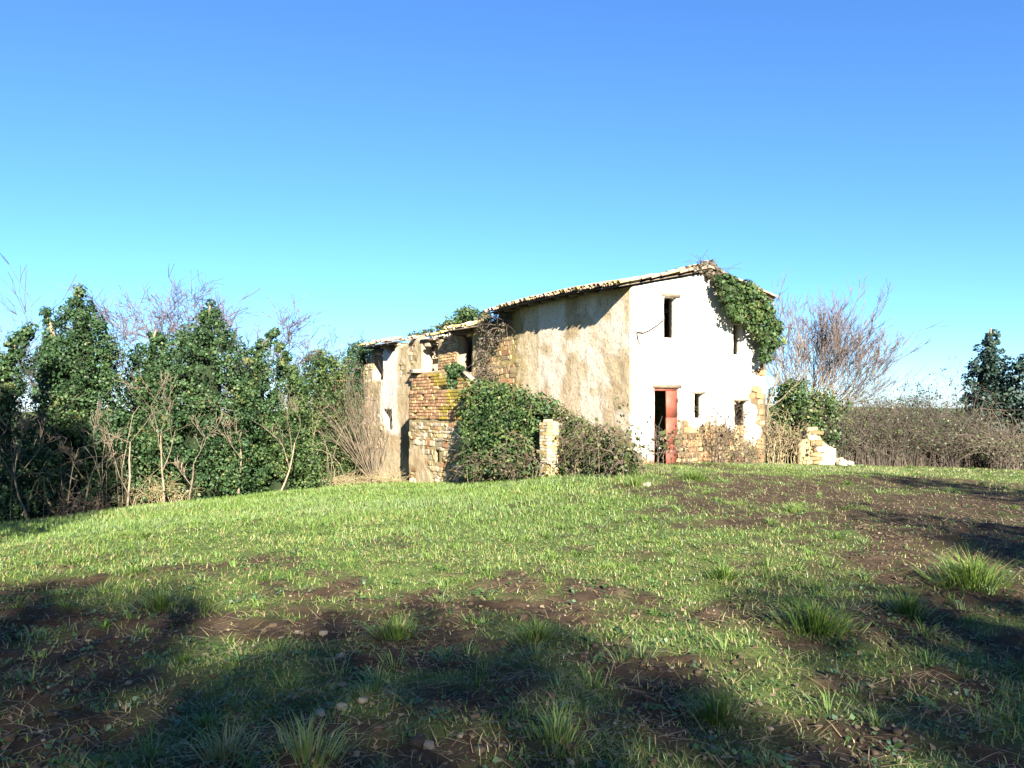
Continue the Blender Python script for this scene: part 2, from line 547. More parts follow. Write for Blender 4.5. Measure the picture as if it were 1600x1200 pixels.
def moss_side(a, z):
    return np.clip(0.9 * sstep(4.4, 6.2, a) * (1 - sstep(8.6, 9.4, a)) + 0.35 * sstep(12, 14, a) * (1 - sstep(15, 16, a)), 0, 1) * sstep(1.0, 2.2, z)


def lime_side(a, z):
    n = fbm(a, z, 0.7, 91, 3)
    k = sstep(15.5, 15.8, a + 0.5 * (n - 0.5)) * (1 - sstep(17.5, 17.9, a + 0.6 * (n - 0.5))) * sstep(0.4, 0.9, z + 0.8 * (n - 0.5))
    k2 = 0.55 * sstep(0.45, 0.62, n) * (a < 4.5)
    return np.clip(np.maximum(k, k2), 0, 1)


side_holes = [(8.90, 10.03, 2.98, 4.42), (11.72, 13.12, 3.16, 4.40), (17.35, 18.55, 2.98, 4.30), (16.35, 17.20, 0.70, 1.58)]
side_wall = wall('long_wall', 0.03, 20.1, -2.6, 5.0, side_top, side_holes, 0.45, put_side, M['side'], expo_side, moss_side, 0.013, 21, house, 0.085, 0.012, lime_side, 1.6)
# back and far walls, cross walls and floor keep the rooms dark
noexpo = lambda a, z: np.full_like(np.asarray(a, dtype=np.float64), 0.25)
wall('back_wall', 0.0, 20.0, -2.6, 5.1, lambda a: np.where(np.asarray(a) < 6.9, 4.95, 4.45) + 0 * a, [], 0.45,
     lambda a, z, d: np.stack([W - 0.02 + d, a + 0.1, z], -1), M['side'], noexpo, zero, 0.03, 31, house, 0.4)
wall('end_wall', 0.56, W - 0.1, -2.6, 5.2, lambda a: 4.3 - 0.9 * vn(a, a * 0, 0.8, 2), [], 0.45, lambda a, z, d: np.stack([a, 20.0 + d, z], -1),
     M['side'], noexpo, zero, 0.03, 33, house, 0.3)
for yy, tz in ((6.75, EAVE_Z - 0.04), (11.5, 4.60), (14.6, 4.58)):
    wall('cross_wall', 0.47, W - 0.04, -2.4, 5.6, (lambda tz: lambda a: tz + 0.2 * np.minimum(a, 5.4 - a))(tz), [], 0.25, put_gable_at(yy),
         M['side'], noexpo, zero, 0.03, 35, house, 0.3)


def box_v(x0, x1, y0, y1, z0, z1):
    V = np.array([[x, y, z] for z in (z0, z1) for y in (y0, y1) for x in (x0, x1)], dtype=np.float64)
    F = np.array([[0, 2, 3, 1], [4, 5, 7, 6], [0, 1, 5, 4], [2, 6, 7, 3], [0, 4, 6, 2], [1, 3, 7, 5]])
    return V, F


def box(name, b, mat, parent=None, jit=0.0):
    V, F = box_v(*b)
    if jit: V = V + rng.normal(0, jit, V.shape)
    return obj(name, mesh(name, V, F, mat), parent)


box('floor_slab', (0.57, W - 0.46, 0.55, 8.0, 2.45, 2.65), M['wood'], house)
box('floor_slab', (0.57, W - 0.46, 8.6, 19.5, 2.35, 2.55), M['wood'], house)
box('ground_floor', (0.52, W - 0.46, 0.2, 19.5, -0.75, -0.5), M['wood'], house)

# the block of masonry under the upper landing
BL_OFF = 1.06


def expo_block(a, z):
    n = fbm(a, z, 1.0, 51, 3)
    return np.clip(np.maximum(sstep(0.0, 0.1, z - 0.1 - 1.1 * (n - 0.5)), sstep(0.54, 0.6, n + 0.25 * (1 - sstep(9.2, 10.2, a)))), 0, 1)


def block_top(a): return 2.32 + 0 * np.asarray(a)


block = wall('landing_base', 7.0, 12.18, -2.4, 2.4, block_top, [(9.55, 9.82, -0.35, 0.10)], BL_OFF + 0.1, put_side_at(BL_OFF), M['side'], expo_block, zero, 0.03, 55, house, 0.08)

# ---- stones and bricks, each its own piece
def stone_mesh(name, mat, seed, k=0.34):
    r = np.random.default_rng(seed)
    V, F = box_v(-0.5, 0.5, -0.5, 0.5, -0.5, 0.5)
    # chamfered, uneven block: 3 verts per corner
    C = []
    for v in V:
        for ax in range(3):
            w = v.copy()
            for o in range(3):
                if o != ax: w[o] *= 1 - k * r.uniform(0.3, 1.0)
            w += r.normal(0, 0.05 if k > 0.2 else 0.02, 3)
            C.append(w)
    C = np.array(C)
    import bmesh
    bm = bmesh.new()
    vs = [bm.verts.new(c) for c in C]
    bmesh.ops.convex_hull(bm, input=vs)
    me = bpy.data.meshes.new(name)
    bm.to_mesh(me); bm.free()
    me.materials.append(mat)
    return me


DARK_STONES = [stone_mesh('stone', M[k], 20 + i) for i, k in enumerate(['stone4', 'stone1', 'stone4', 'stone3', 'stone4'])]
STONES = [stone_mesh('stone', M[k], i) for i, k in enumerate(['stone1', 'stone2', 'stone1', 'stone3', 'stone2', 'stone1', 'stone1', 'stone2'])]
BRICKS = [stone_mesh('brick', M[k], 40 + i, 0.10) for i, k in enumerate(['brick1', 'brick2', 'brick1', 'brick2', 'brick3', 'brick3'])]


def lay(parent, kind, a0, a1, z0, z1, put, ok, hh, ww, depth, lib, off=0.0, seed=0):
    r = random.Random(seed)
    z, n = z0, 0
    while z < z1:
        h = hh * (r.uniform(0.55, 1.25) if kind == 'stone' else 1.0)
        a = a0 - r.uniform(0, ww)
        while a < a1:
            w = ww * (r.choice([r.uniform(0.35, 0.7), r.uniform(0.7, 1.2), r.uniform(1.0, 1.8)]) if kind == 'stone' else r.uniform(0.92, 1.05))
            ca, cz = a + w / 2, z + h / 2
            if a >= a0 - 0.02 and a + w <= a1 + 0.02 and ok(ca, cz) and r.random() > 0.05:
                me = r.choice(lib(ca, cz) if callable(lib) else lib)
                o = obj(kind, me, parent)
                d = off - 0.012 + r.uniform(-0.02, 0.02) * (1 if kind == 'stone' else 0.8)
                o.location = Vector(put(np.array(ca), np.array(cz), np.array(d - depth / 2 + 0.02)))
                jr = 0.09 if kind == 'stone' else 0.022
                if put is put_gable or kind == 'stone' and parent.name.startswith('door_infill'):
                    o.scale = (w * 1.02 - 0.01, depth, h * 1.02 - 0.01)
                    o.rotation_euler = (r.gauss(0, jr * .5), r.gauss(0, jr), r.gauss(0, jr * .5))
                else:
                    o.scale = (depth, w - 0.012, h - 0.012 if kind == 'stone' else h - 0.024)
                    o.rotation_euler = (r.gauss(0, jr), r.gauss(0, jr * .5), r.gauss(0, jr * .5))
                n += 1
            a += w
        z += h
    return n


def not_in(holes, m=0.06):
    return lambda a, z: not any(h[0] - m < a < h[1] + m and h[2] - m < z < h[3] + m for h in holes)


g_ok = not_in(gable_holes, 0.10)
lay(gable_wall, 'stone', 0.05, W - 0.03, -0.15, 3.2, put_gable, lambda a, z: g_ok(a, z) and expo_gable(a, z) > 0.5 and z < gable_top(a) - 0.1, 0.17, 0.25, 0.16, DARK_STONES, 0.012, 1)
infill = wall('door_infill', 3.965, 4.545, -0.5, 1.2, lambda a: 1.02 + 0.12 * vn(a, np.asarray(a) * 0, 0.2, 3), [], 0.2, put_gable_at(0.10), M['side'], lambda a, z: np.ones_like(np.asarray(a, dtype=np.float64)), zero, 0.02, 93, house)
lay(infill, 'stone', 3.97, 4.54, -0.1, 1.0, lambda a, z, d: put_gable_at(0.10)(a, z, d), lambda a, z: True, 0.15, 0.24, 0.14, [STONES[3], STONES[0], STONES[3], STONES[2]], 0.01, 94)
s_ok = not_in(side_holes, 0.12)
lay(side_wall, 'stone', 3.2, 8.8, 0.5, 4.1, put_side, lambda a, z: expo_side(a, z) > 0.5 and (z > 2.3 - 0.0 * a or a < 4.5), 0.17, 0.33, 0.16, [STONES[0], STONES[2], STONES[3], STONES[5]], 0, 2)
lay(side_wall, 'stone', 13.0, 15.7, 1.2, 4.5, put_side, lambda a, z: s_ok(a, z) and expo_side(a, z) > 0.5 and z < side_top(a) - .08, 0.19, 0.34, 0.16, STONES, 0, 3)
lay(side_wall, 'stone', 17.2, 20.0, -0.4, 4.3, put_side, lambda a, z: s_ok(a, z) and expo_side(a, z) > 0.5 and z < side_top(a) - .12, 0.2, 0.36, 0.16, STONES, 0, 4)
lay(side_wall, 'brick', 10.12, 11.66, 3.0, 4.5, put_side, lambda a, z: z < side_top(a) - 0.08, 0.105, 0.26, 0.14, BRICKS[:4], 0.01, 5)
lay(block, 'stone', 7.4, 12.16, -1.5, 1.22, put_side_at(BL_OFF), lambda a, z: expo_block(a, z) > 0.5 and z < 1.2 and not (9.4 < a < 9.95 and -.45 < z < .2), 0.18, 0.30, 0.18, STONES, 0, 6)

# brick parapet of the landing, coping falling to the right along the stair
PAR_OFF = 0.16


def par_top(a):
    a = np.asarray(a, dtype=np.float64)
    return np.where(a > 9.6, 3.10 + 0.06 * vn(a, a * 0, 0.3, 2), 3.10 - (9.6 - a) * 0.42)


parapet = wall('brick_parapet', 8.0, 14.1, 1.9, 3.2, par_top, [], PAR_OFF + 0.03, put_side_at(PAR_OFF - 0.05), M['side'], lambda a, z: np.ones_like(np.asarray(a, dtype=np.float64)), zero, 0.012, 61, house, 0.12)


def par_lib(a, z):
    n = float(fbm(np.array(a), np.array(z), 1.3, 77, 2))
    if n > 0.55 or (a < 9.6 and n > 0.42): return [BRICKS[4], BRICKS[5], BRICKS[4], BRICKS[1]]
    return [BRICKS[0], BRICKS[2], BRICKS[1], BRICKS[0], BRICKS[2], DARK_STONES[3]]


lay(parapet, 'brick', 8.1, 14.08, 2.05, 3.12, put_side_at(PAR_OFF), lambda a, z: z < par_top(a) - 0.05, 0.125, 0.36, 0.16, par_lib, 0.0, 7)
lay(block, 'brick', 7.6, 12.18, 1.24, 2.32, put_side_at(BL_OFF), lambda a, z: z < 2.30, 0.12, 0.34, 0.16, par_lib, 0.02, 17)
# coping slab down the stair parapet
cp = np.array([[-(PAR_OFF + 0.10), 9.62, 3.12], [-(PAR_OFF + 0.10), 8.0, 2.44], [0.02, 8.0, 2.44], [0.02, 9.62, 3.12]])
cp = np.concatenate([cp, cp + [0, 0, 0.08]])
obj('coping', mesh('coping', cp, np.array([[0, 1, 2, 3], [4, 7, 6, 5], [0, 4, 5, 1], [1, 5, 6, 2], [2, 6, 7, 3], [3, 7, 4, 0]]), M['stone2']), house)
box('sill_slab', (-0.30, -0.02, 13.0, 14.0, 3.12, 3.19), M['stone2'], house, 0.006)
box('sill_slab', (-0.22, -0.02, 13.2, 13.9, 3.20, 3.27), M['stone2'], house, 0.008)

# ---- openings: lintels, frames, door
box('lintel', (1.04, 1.74, -0.045, 0.42, 4.745, 4.84), M['lintel'], gable_wall, 0.006)
box('lintel', (0.72, 1.80, -0.03, 0.42, 2.205, 2.30), M['lintel'], gable_wall, 0.005)
box('lintel', (2.26, 2.74, -0.03, 0.42, 2.063, 2.13), M['lintel'], gable_wall, 0.005)
box('lintel', (3.84, 4.40, -0.02, 0.42, 4.153, 4.24), M['lintel'], gable_wall, 0.005)
box('lintel', (3.90, 4.62, -0.015, 0.42, 1.865, 1.96), M['stone2'], gable_wall, 0.005)
for (a, b_, z) in ((8.8, 10.12, 4.425), (11.6, 13.25, 4.405), (17.2, 18.7, 4.305)):
    box('lintel', (-0.06, 0.5, a, b_, z, z + 0.12), M['wood'], side_wall, 0.01)
for a in (12.0, 12.75):
    box('old_board', (0.45, 0.49, 11.6, 13.2, 3.5 + (a - 12) * 0.7, 3.72 + (a - 12) * 0.7), M['wood'], house, 0.02)
door = empty('door', (0, 0, 0)); door.parent = house
DF = M['door']
box('door_frame', (0.795, 0.855, 0.05, 0.16, -0.2, 2.195), DF, door)
box('door_frame', (1.655, 1.715, 0.05, 0.16, -0.2, 2.195), DF, door)
box('door_frame', (0.856, 1.654, 0.05, 0.16, 2.125, 2.195), DF, door)
leaf = empty('door_leaf', (1.66, 0.04, 0)); leaf.parent = door
leaf.rotation_euler = (0, 0, R(8))
Lw = 0.47
for k, (z0, z1) in enumerate(((-0.12, 0.62), (0.635, 1.37), (1.385, 2.12))):
    V, F_ = box_v(-Lw, 0, -0.028, 0.012, z0, z1)
    obj('panel', mesh('panel', V, F_, DF), leaf)
V, F_ = box_v(-Lw + 0.01, -0.01, -0.010, 0.010, -0.11, 2.11)
obj('backing_sheet', mesh('backing_sheet', V, F_, DF), leaf)
V, F_ = box_v(-Lw + 0.06, -Lw + 0.20, -0.075, -0.029, 0.93, 0.965)
obj('latch', mesh('latch', V, F_, M['iron']), leaf)
for z in (0.3, 1.8):
    V, F_ = box_v(-0.03, 0.02, -0.05, -0.029, z, z + 0.12)
    obj('hinge', mesh('hinge', V, F_, M['iron']), leaf)


# ---- tubes
def tubes(segs, n=4):
    """segs: array (k,8) p0 p1 r0 r1 -> V, F (k tapered n-gon tubes)"""
    s = np.asarray(segs, dtype=np.float64)
    p0, p1, r0, r1 = s[:, 0:3], s[:, 3:6], s[:, 6], s[:, 7]
    d = p1 - p0
    L = np.linalg.norm(d, axis=1, keepdims=True); L[L == 0] = 1e-6
    d = d / L
    ref = np.where(np.abs(d[:, 2:3]) > 0.9, np.array([[1.0, 0, 0]]), np.array([[0, 0, 1.0]]))
    u = np.cross(d, ref); u /= np.linalg.norm(u, axis=1, keepdims=True)
    v = np.cross(d, u)
    an = np.arange(n) * 2 * np.pi / n
    ring = np.cos(an)[None, :, None] * u[:, None] + np.sin(an)[None, :, None] * v[:, None]
    A = p0[:, None] + ring * r0[:, None, None]
    B = p1[:, None] + ring * r1[:, None, None]
    V = np.concatenate([A, B], 1).reshape(-1, 3)
    k = len(s)
    base = (np.arange(k) * 2 * n)[:, None]
    i = np.arange(n)[None]; j = (np.arange(n)[None] + 1) % n
    F = np.stack([base + i, base + j, base + n + j, base + n + i], -1).reshape(-1, 4)
    return V, F


def path_segs(pts, r0, r1):
    pts = np.asarray(pts, dtype=np.float64)
    rr = np.linspace(r0, r1, len(pts))
    return np.concatenate([pts[:-1], pts[1:], rr[:-1, None], rr[1:, None]], 1)


cab = [(1.07, -0.10, 4.10), (0.85, -0.07, 3.93), (0.55, -0.05, 3.76), (0.36, -0.05, 3.69), (0.12, -0.05, 3.70)]
cab2 = [(0.12, -0.05, 3.70), (0.15, -0.06, 3.52), (0.22, -0.06, 3.36), (0.34, -0.08, 3.28)]
V, F_ = tubes(np.concatenate([path_segs(cab, .016, .016), path_segs(cab2, .015, .015)]), 6)
obj('cable', mesh('cable', V, F_, M['iron'], True), gable_wall)


# ---- roof
def bow(x, y): return 0.11 * math.sin(math.pi * min(1.0, max(0.0, (y + 0.2) / 7.2))) * min(1.0, max(0.0, 1 - x / RIDGE_X))
def roof_z(x): return EAVE_Z + SL * (x if x < RIDGE_X else 2 * RIDGE_X - x)


def tile_mesh(name, mat, r0=0.095, r1=0.075, L=0.46, up=True, seed=0):
    rr = np.random.default_rng(seed)
    n = 7
    an = np.linspace(0, np.pi, n)
    V = []
    for (xx, rad) in ((0.0, r0), (L, r1)):
        for t in (0, 0.016):
            for a in an:
                V.append([xx, math.cos(a) * (rad - t), (math.sin(a) * (rad - t)) * (1 if up else -0.7)])
    V = np.array(V)
    F = []
    o0, i0, o1, i1 = 0, n, 2 * n, 3 * n
    for k in range(n - 1):
        F += [[o0 + k, o0 + k + 1, o1 + k + 1, o1 + k], [i0 + k, i1 + k, i1 + k + 1, i0 + k + 1], [o0 + k, i0 + k, i0 + k + 1, o0 + k + 1], [o1 + k, o1 + k + 1, i1 + k + 1, i1 + k]]
    F += [[o0, o1, i1, i0], [o0 + n - 1, i0 + n - 1, i1 + n - 1, o1 + n - 1]]
    V += rr.normal(0, 0.003, V.shape)
    return mesh(name, V, np.array(F), mat)


COVER = [tile_mesh('tile', M['tile'], seed=1), tile_mesh('tile', M['tile2'], seed=2), tile_mesh('tile', M['tile'], seed=3)]
PAN = [tile_mesh('tile', M['tile'], 0.075, 0.09, 0.46, False, 4)]


def slab(x0, z0, x1, z1, y0, y1, th):
    V = np.array([[x0, y0, z0], [x1, y0, z1], [x1, y1, z1], [x0, y1, z0]])
    V = np.concatenate([V - [0, 0, th], V])
    return V, np.array([[0, 3, 2, 1], [4, 5, 6, 7], [0, 1, 5, 4], [1, 2, 6, 5], [2, 3, 7, 6], [3, 0, 4, 7]])


roof = empty('roof', (0, 0, 0)); roof.parent = house
EX = -0.60
Y0, Y1 = -0.16, 7.0
for yb in np.arange(Y0 + 0.03, Y1 - 0.01, 0.35):
    ye = min(Y1, yb + 0.345)
    V, F_ = slab(EX + 0.04, roof_z(EX + 0.04) + 0.05, RIDGE_X, RIDGE_Z + 0.05, yb, ye, 0.03)
    V[:, 2] += [bow(v[0], v[1]) for v in V]
    obj('roof_board', mesh('roof_board', V, F_, M['wood']), roof)
V, F_ = slab(RIDGE_X, RIDGE_Z + 0.06, W + 0.25, roof_z(W + 0.25) + 0.06, Y0 + 0.03, Y1, 0.035)
obj('roof_boards', mesh('roof_boards', V, F_, M['wood']), roof)
for k, y in enumerate(np.arange(0.75, 6.9, 0.72)):
    x0, x1 = EX + 0.12, 0.5
    V = np.array([[x0, y - .05, roof_z(x0) - .07], [x1, y - .05, roof_z(x1) - .09], [x1, y + .05, roof_z(x1) - .09], [x0, y + .05, roof_z(x0) - .07]])
    V = np.concatenate([V, V + [0, 0, 0.085]])
    V[:, 2] += [bow(v[0], v[1]) for v in V]
    obj('rafter', mesh('rafter', V, np.array([[0, 3, 2, 1], [4, 5, 6, 7], [0, 1, 5, 4], [1, 2, 6, 5], [2, 3, 7, 6], [3, 0, 4, 7]]), M['wood']), roof)

ang = math.atan(SL)
rt = random.Random(4)
tile_list = []
pitch, run = 0.205, 0.37
cols = int((Y1 - Y0) / pitch)
for c in range(cols + 1):
    y = Y0 + c * pitch
    for rrow in range(9):
        x = EX + rrow * run * math.cos(ang) - 0.03
        if x > RIDGE_X - 0.1: break
        prio = 0 if rrow == 0 else (1 if c <= 1 else 2 + rrow + c * 0.02)
        tile_list.append((prio, x, y, c, rrow))
tile_list.sort()
rest = []


def tile_at(x, y, c, rrow, cover, side=1):
    jx = rt.gauss(0, 0.035 if rrow == 0 else 0.012); jz = rt.gauss(0, 0.008)
    x2 = x + jx
    z = roof_z(x2) + 0.115 + jz + (0.0 if cover else 0.028) + bow(x2, y) - 0.012
    return x2, y + rt.gauss(0, 0.012) + (0 if cover else pitch / 2), z, rt.gauss(0, 0.05), rt.gauss(0, 0.03)


n_ind = 0
tv, tf, nv = [], [], 0
for (prio, x, y, c, rrow) in tile_list:
    for cover in (True, False):
        tx, ty, tz, yaw, pit = tile_at(x, y, c, rrow, cover)
        me = rt.choice(COVER) if cover else PAN[0]
        if n_ind < 250:
            o = obj('tile', me, roof)
            o.location = (tx, ty, tz)
            o.rotation_euler = (0, -ang + pit - 0.05, yaw)
            n_ind += 1
        else:
            vv = np.array([v.co[:] for v in me.vertices]); ca, sa = math.cos(ang), math.sin(ang)
            w = np.stack([vv[:, 0] * ca - vv[:, 2] * sa + tx, vv[:, 1] + ty, vv[:, 0] * sa + vv[:, 2] * ca + tz], -1)
            tv.append(w); tf.append(np.array([p.vertices[:] for p in me.polygons]) + nv); nv += len(w)
# right-hand slope, under the ivy
for c in range(cols + 1):
    for rrow in range(8):
        for cover in (True, False):
            y = Y0 + c * pitch + (0 if cover else pitch / 2); x = W + 0.28 - rrow * run
            me = COVER[0] if cover else PAN[0]
            vv = np.array([v.co[:] for v in me.vertices]) * [-1, -1, 1]; ca, sa = math.cos(ang), math.sin(ang)
            z = roof_z(x) + 0.115 + (0 if cover else 0.028)
            w = np.stack([vv[:, 0] * ca + vv[:, 2] * sa + x, vv[:, 1] + y, -vv[:, 0] * sa + vv[:, 2] * ca + z], -1)
            tv.append(w); tf.append(np.array([p.vertices[:] for p in me.polygons]) + nv); nv += len(w)
o = obj('tile_field', mesh('tile_field', np.concatenate(tv), np.concatenate(tf), M['tile']), roof); o['kind'] = 'stuff'
# ridge tiles
for k in range(17):
    o = obj('ridge_tile', COVER[k % 3], roof)
    o.location = (RIDGE_X, Y0 + 0.02 + k * 0.40, RIDGE_Z + 0.17 + 0.02 * math.sin(k)); o.rotation_euler = (0, -0.05, R(90)); o.scale = (1, 1.25, 1.1)

# wing roof: what is left of it
wroof = empty('wing_roof', (0, 0, 0)); wroof.parent = house
WZ = 4.60
wsl = 0.20


def wing_boards(y0, y1, x0, x1, dz):
    V, F_ = slab(x0, WZ + dz + wsl * x0, x1, WZ + dz + wsl * x1, y0, y1, 0.04)
    obj('roof_boards', mesh('roof_boards', V, F_, M['wood']), wroof)


wing_boards(8.3, 10.2, -0.50, 2.8, 0.06)
wing_boards(6.8, 8.29, 0.3, 2.8, 0.05)
wing_boards(10.25, 11.25, 0.1, 2.8, 0.05)
V, F_ = slab(2.8, WZ + 0.05 + wsl * 2.8, 5.6, 4.5, 6.8, 11.3, 0.04)
obj('roof_boards', mesh('roof_boards', V, F_, M['wood']), wroof)
wing_boards(15.4, 18.9, -0.48, 2.2, 0.06)
for c in range(int((19.4 - 8.4) / 0.21)):
    y = 8.45 + c * 0.21
    gone = (10.3 < y < 11.3)
    xs = -0.5 if (y < 10.2 or y > 15.1) else -0.12
    for rrow in range(2):
        if rt.random() < (0.8 if gone else (0.3 if (y < 10.2 or y > 15.6) else 0.86)): continue
        o = obj('tile', rt.choice(COVER), wroof)
        x = xs + rrow * 0.37 + rt.gauss(0, 0.04)
        o.location = (x, y + rt.gauss(0, 0.03), WZ + wsl * x + 0.12 + rt.gauss(0, 0.02) - (0.1 if 10.2 < y < 15.1 else 0))
        o.rotation_euler = (rt.gauss(0, 0.12), -0.2 + rt.gauss(0, 0.12), rt.gauss(0, 0.3))
# loose stones on the broken top of the wing wall
for k in range(56):
    y = rt.uniform(10.0, 18.8)
    o = obj('stone', rt.choice(STONES), wroof)
    o.location = (rt.uniform(0.02, 0.45), y, float(side_top(np.array(y))) + rt.uniform(-0.03, 0.08)); o.scale = (rt.uniform(.16, .3), rt.uniform(.2, .4), rt.uniform(.07, .15))
    o.rotation_euler = (0, 0, rt.uniform(0, 3))
box('beam', (-0.28, -0.12, 8.75, 10.15, 4.48, 4.60), M['wood'], wroof, 0.01)
for y in (15.6, 16.4, 17.2, 18.0, 18.8):
    box('rafter', (-0.44, 1.6, y, y + 0.09, 4.47, 4.56), M['wood'], wroof, 0.008)


# ------------------------------------------------------------------ plant makers
def leaves(Pt, Nr, size, r, droop=0.35, aspect=0.85):
    """diamond leaves, slightly folded. returns V, F"""
    n = len(Pt)
    Nr = Nr + r.normal(0, 0.45, (n, 3)); Nr /= np.linalg.norm(Nr, axis=1, keepdims=True) + 1e-9
    t = r.normal(0, 1, (n, 3)) + np.array([0, 0, -droop * 3])
    t -= (t * Nr).sum(1, keepdims=True) * Nr
    t /= np.linalg.norm(t, axis=1, keepdims=True) + 1e-9
    b = np.cross(Nr, t)
    s = (size * r.uniform(0.4, 1.5, n))[:, None]
    p0 = Pt - t * s * 0.45
    p2 = Pt + t * s * 0.55
    p1 = Pt + b * s * 0.5 * aspect - Nr * s * 0.10 - t * s * .08
    p3 = Pt - b * s * 0.5 * aspect - Nr * s * 0.10 - t * s * .08
    V = np.stack([p0, p1, p2, p3], 1).reshape(-1, 3)
    F = np.arange(4 * n).reshape(-1, 4)
    return V, F


def blob_leaves(C, rad, per, size, r, up=0.15, squash=0.85):
    """leaf clumps: C (k,3), rad (k,)"""
    k = len(C)
    d = r.normal(0, 1, (k, per, 3)); d /= np.linalg.norm(d, axis=2, keepdims=True)
    rr = rad[:, None, None] * (r.uniform(0.35, 1.0, (k, per, 1)) ** 0.4)
    Pt = C[:, None] + d * rr * np.array([1, 1, squash])
    N = d + np.array([0, 0, up])
    tint = np.clip(r.normal(0.42, 0.17, (k, 1)) + r.normal(0, 0.18, (k, per)), 0, 1)
    V, F = leaves(Pt.reshape(-1, 3), N.reshape(-1, 3), size, r)
    return V, F, np.repeat(tint.ravel(), 4)


def merge(parts):
    V, F, n = [], [], 0
    for v, f in parts:
        V.append(v); F.append(f + n); n += len(v)
    return np.concatenate(V), np.concatenate(F)


def branchy(p, d, L, r0, depth, r, out, spread=0.55, up=0.10, ratio=0.72, kids=(2, 4), wob=0.16, minr=0.004, nseg=4):
    pts = [np.array(p, dtype=np.float64)]
    d = np.array(d, dtype=np.float64); d /= np.linalg.norm(d)
    rads = [r0]
    r1 = max(minr, r0 * (0.45 if depth > 0 else 0.5))
    for i in range(nseg):
        d = d + r.normal(0, wob, 3) + np.array([0, 0, up]); d /= np.linalg.norm(d)
        pts.append(pts[-1] + d * L / nseg); rads.append(r0 + (r1 - r0) * (i + 1) / nseg)
    for i in range(nseg):
        out.append((*pts[i], *pts[i + 1], rads[i], rads[i + 1], depth))
    if depth <= 0: return
    for k in range(r.integers(kids[0], kids[1] + 1)):
        f = r.uniform(0.35, 1.0) if k else 1.0
        i = min(nseg, int(f * nseg + 0.5)); i = max(1, i)
        nd = d + r.normal(0, spread, 3); nd /= np.linalg.norm(nd)
        branchy(pts[i], nd, L * ratio * r.uniform(0.7, 1.15), max(minr, rads[i] * 0.7), depth - 1, r, out, spread, up, ratio, kids, wob, minr, nseg)


def bare_tree(name, label, cat, base, dirs, L, r0, depth, mat, seed, group=None, trunk_mat=None, fit=None, **kw):
    r = np.random.default_rng(seed)
    root = empty(name, base)
    tag(root, label, cat, group)
    out = []
    for d in dirs:
        branchy((0, 0, -0.1), d, L * r.uniform(.85, 1.1), r0 * r.uniform(.8, 1.1), depth, r, out, **kw)
    a = np.array(out)
    if fit:
        a[:, [2, 5]] *= fit / a[:, 5].max()
    tr = a[a[:, 8] == depth][:, :8]; br = a[a[:, 8] < depth][:, :8]
    V, F = tubes(tr, 6); obj('trunk', mesh('trunk', V, F, trunk_mat or mat, True), root)
    if len(br):
        V, F = tubes(br, 3); obj('branches', mesh('branches', V, F, mat, True), root)['kind'] = 'stuff'
    return root


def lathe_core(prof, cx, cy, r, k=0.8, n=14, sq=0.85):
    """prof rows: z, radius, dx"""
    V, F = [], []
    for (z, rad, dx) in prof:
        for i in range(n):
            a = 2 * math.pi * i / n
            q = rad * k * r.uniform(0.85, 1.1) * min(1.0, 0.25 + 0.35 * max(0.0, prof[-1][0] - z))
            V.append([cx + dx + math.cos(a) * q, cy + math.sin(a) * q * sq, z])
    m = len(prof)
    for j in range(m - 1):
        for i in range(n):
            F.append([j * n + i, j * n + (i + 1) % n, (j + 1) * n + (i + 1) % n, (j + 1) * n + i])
    return np.array(V), np.array(F)


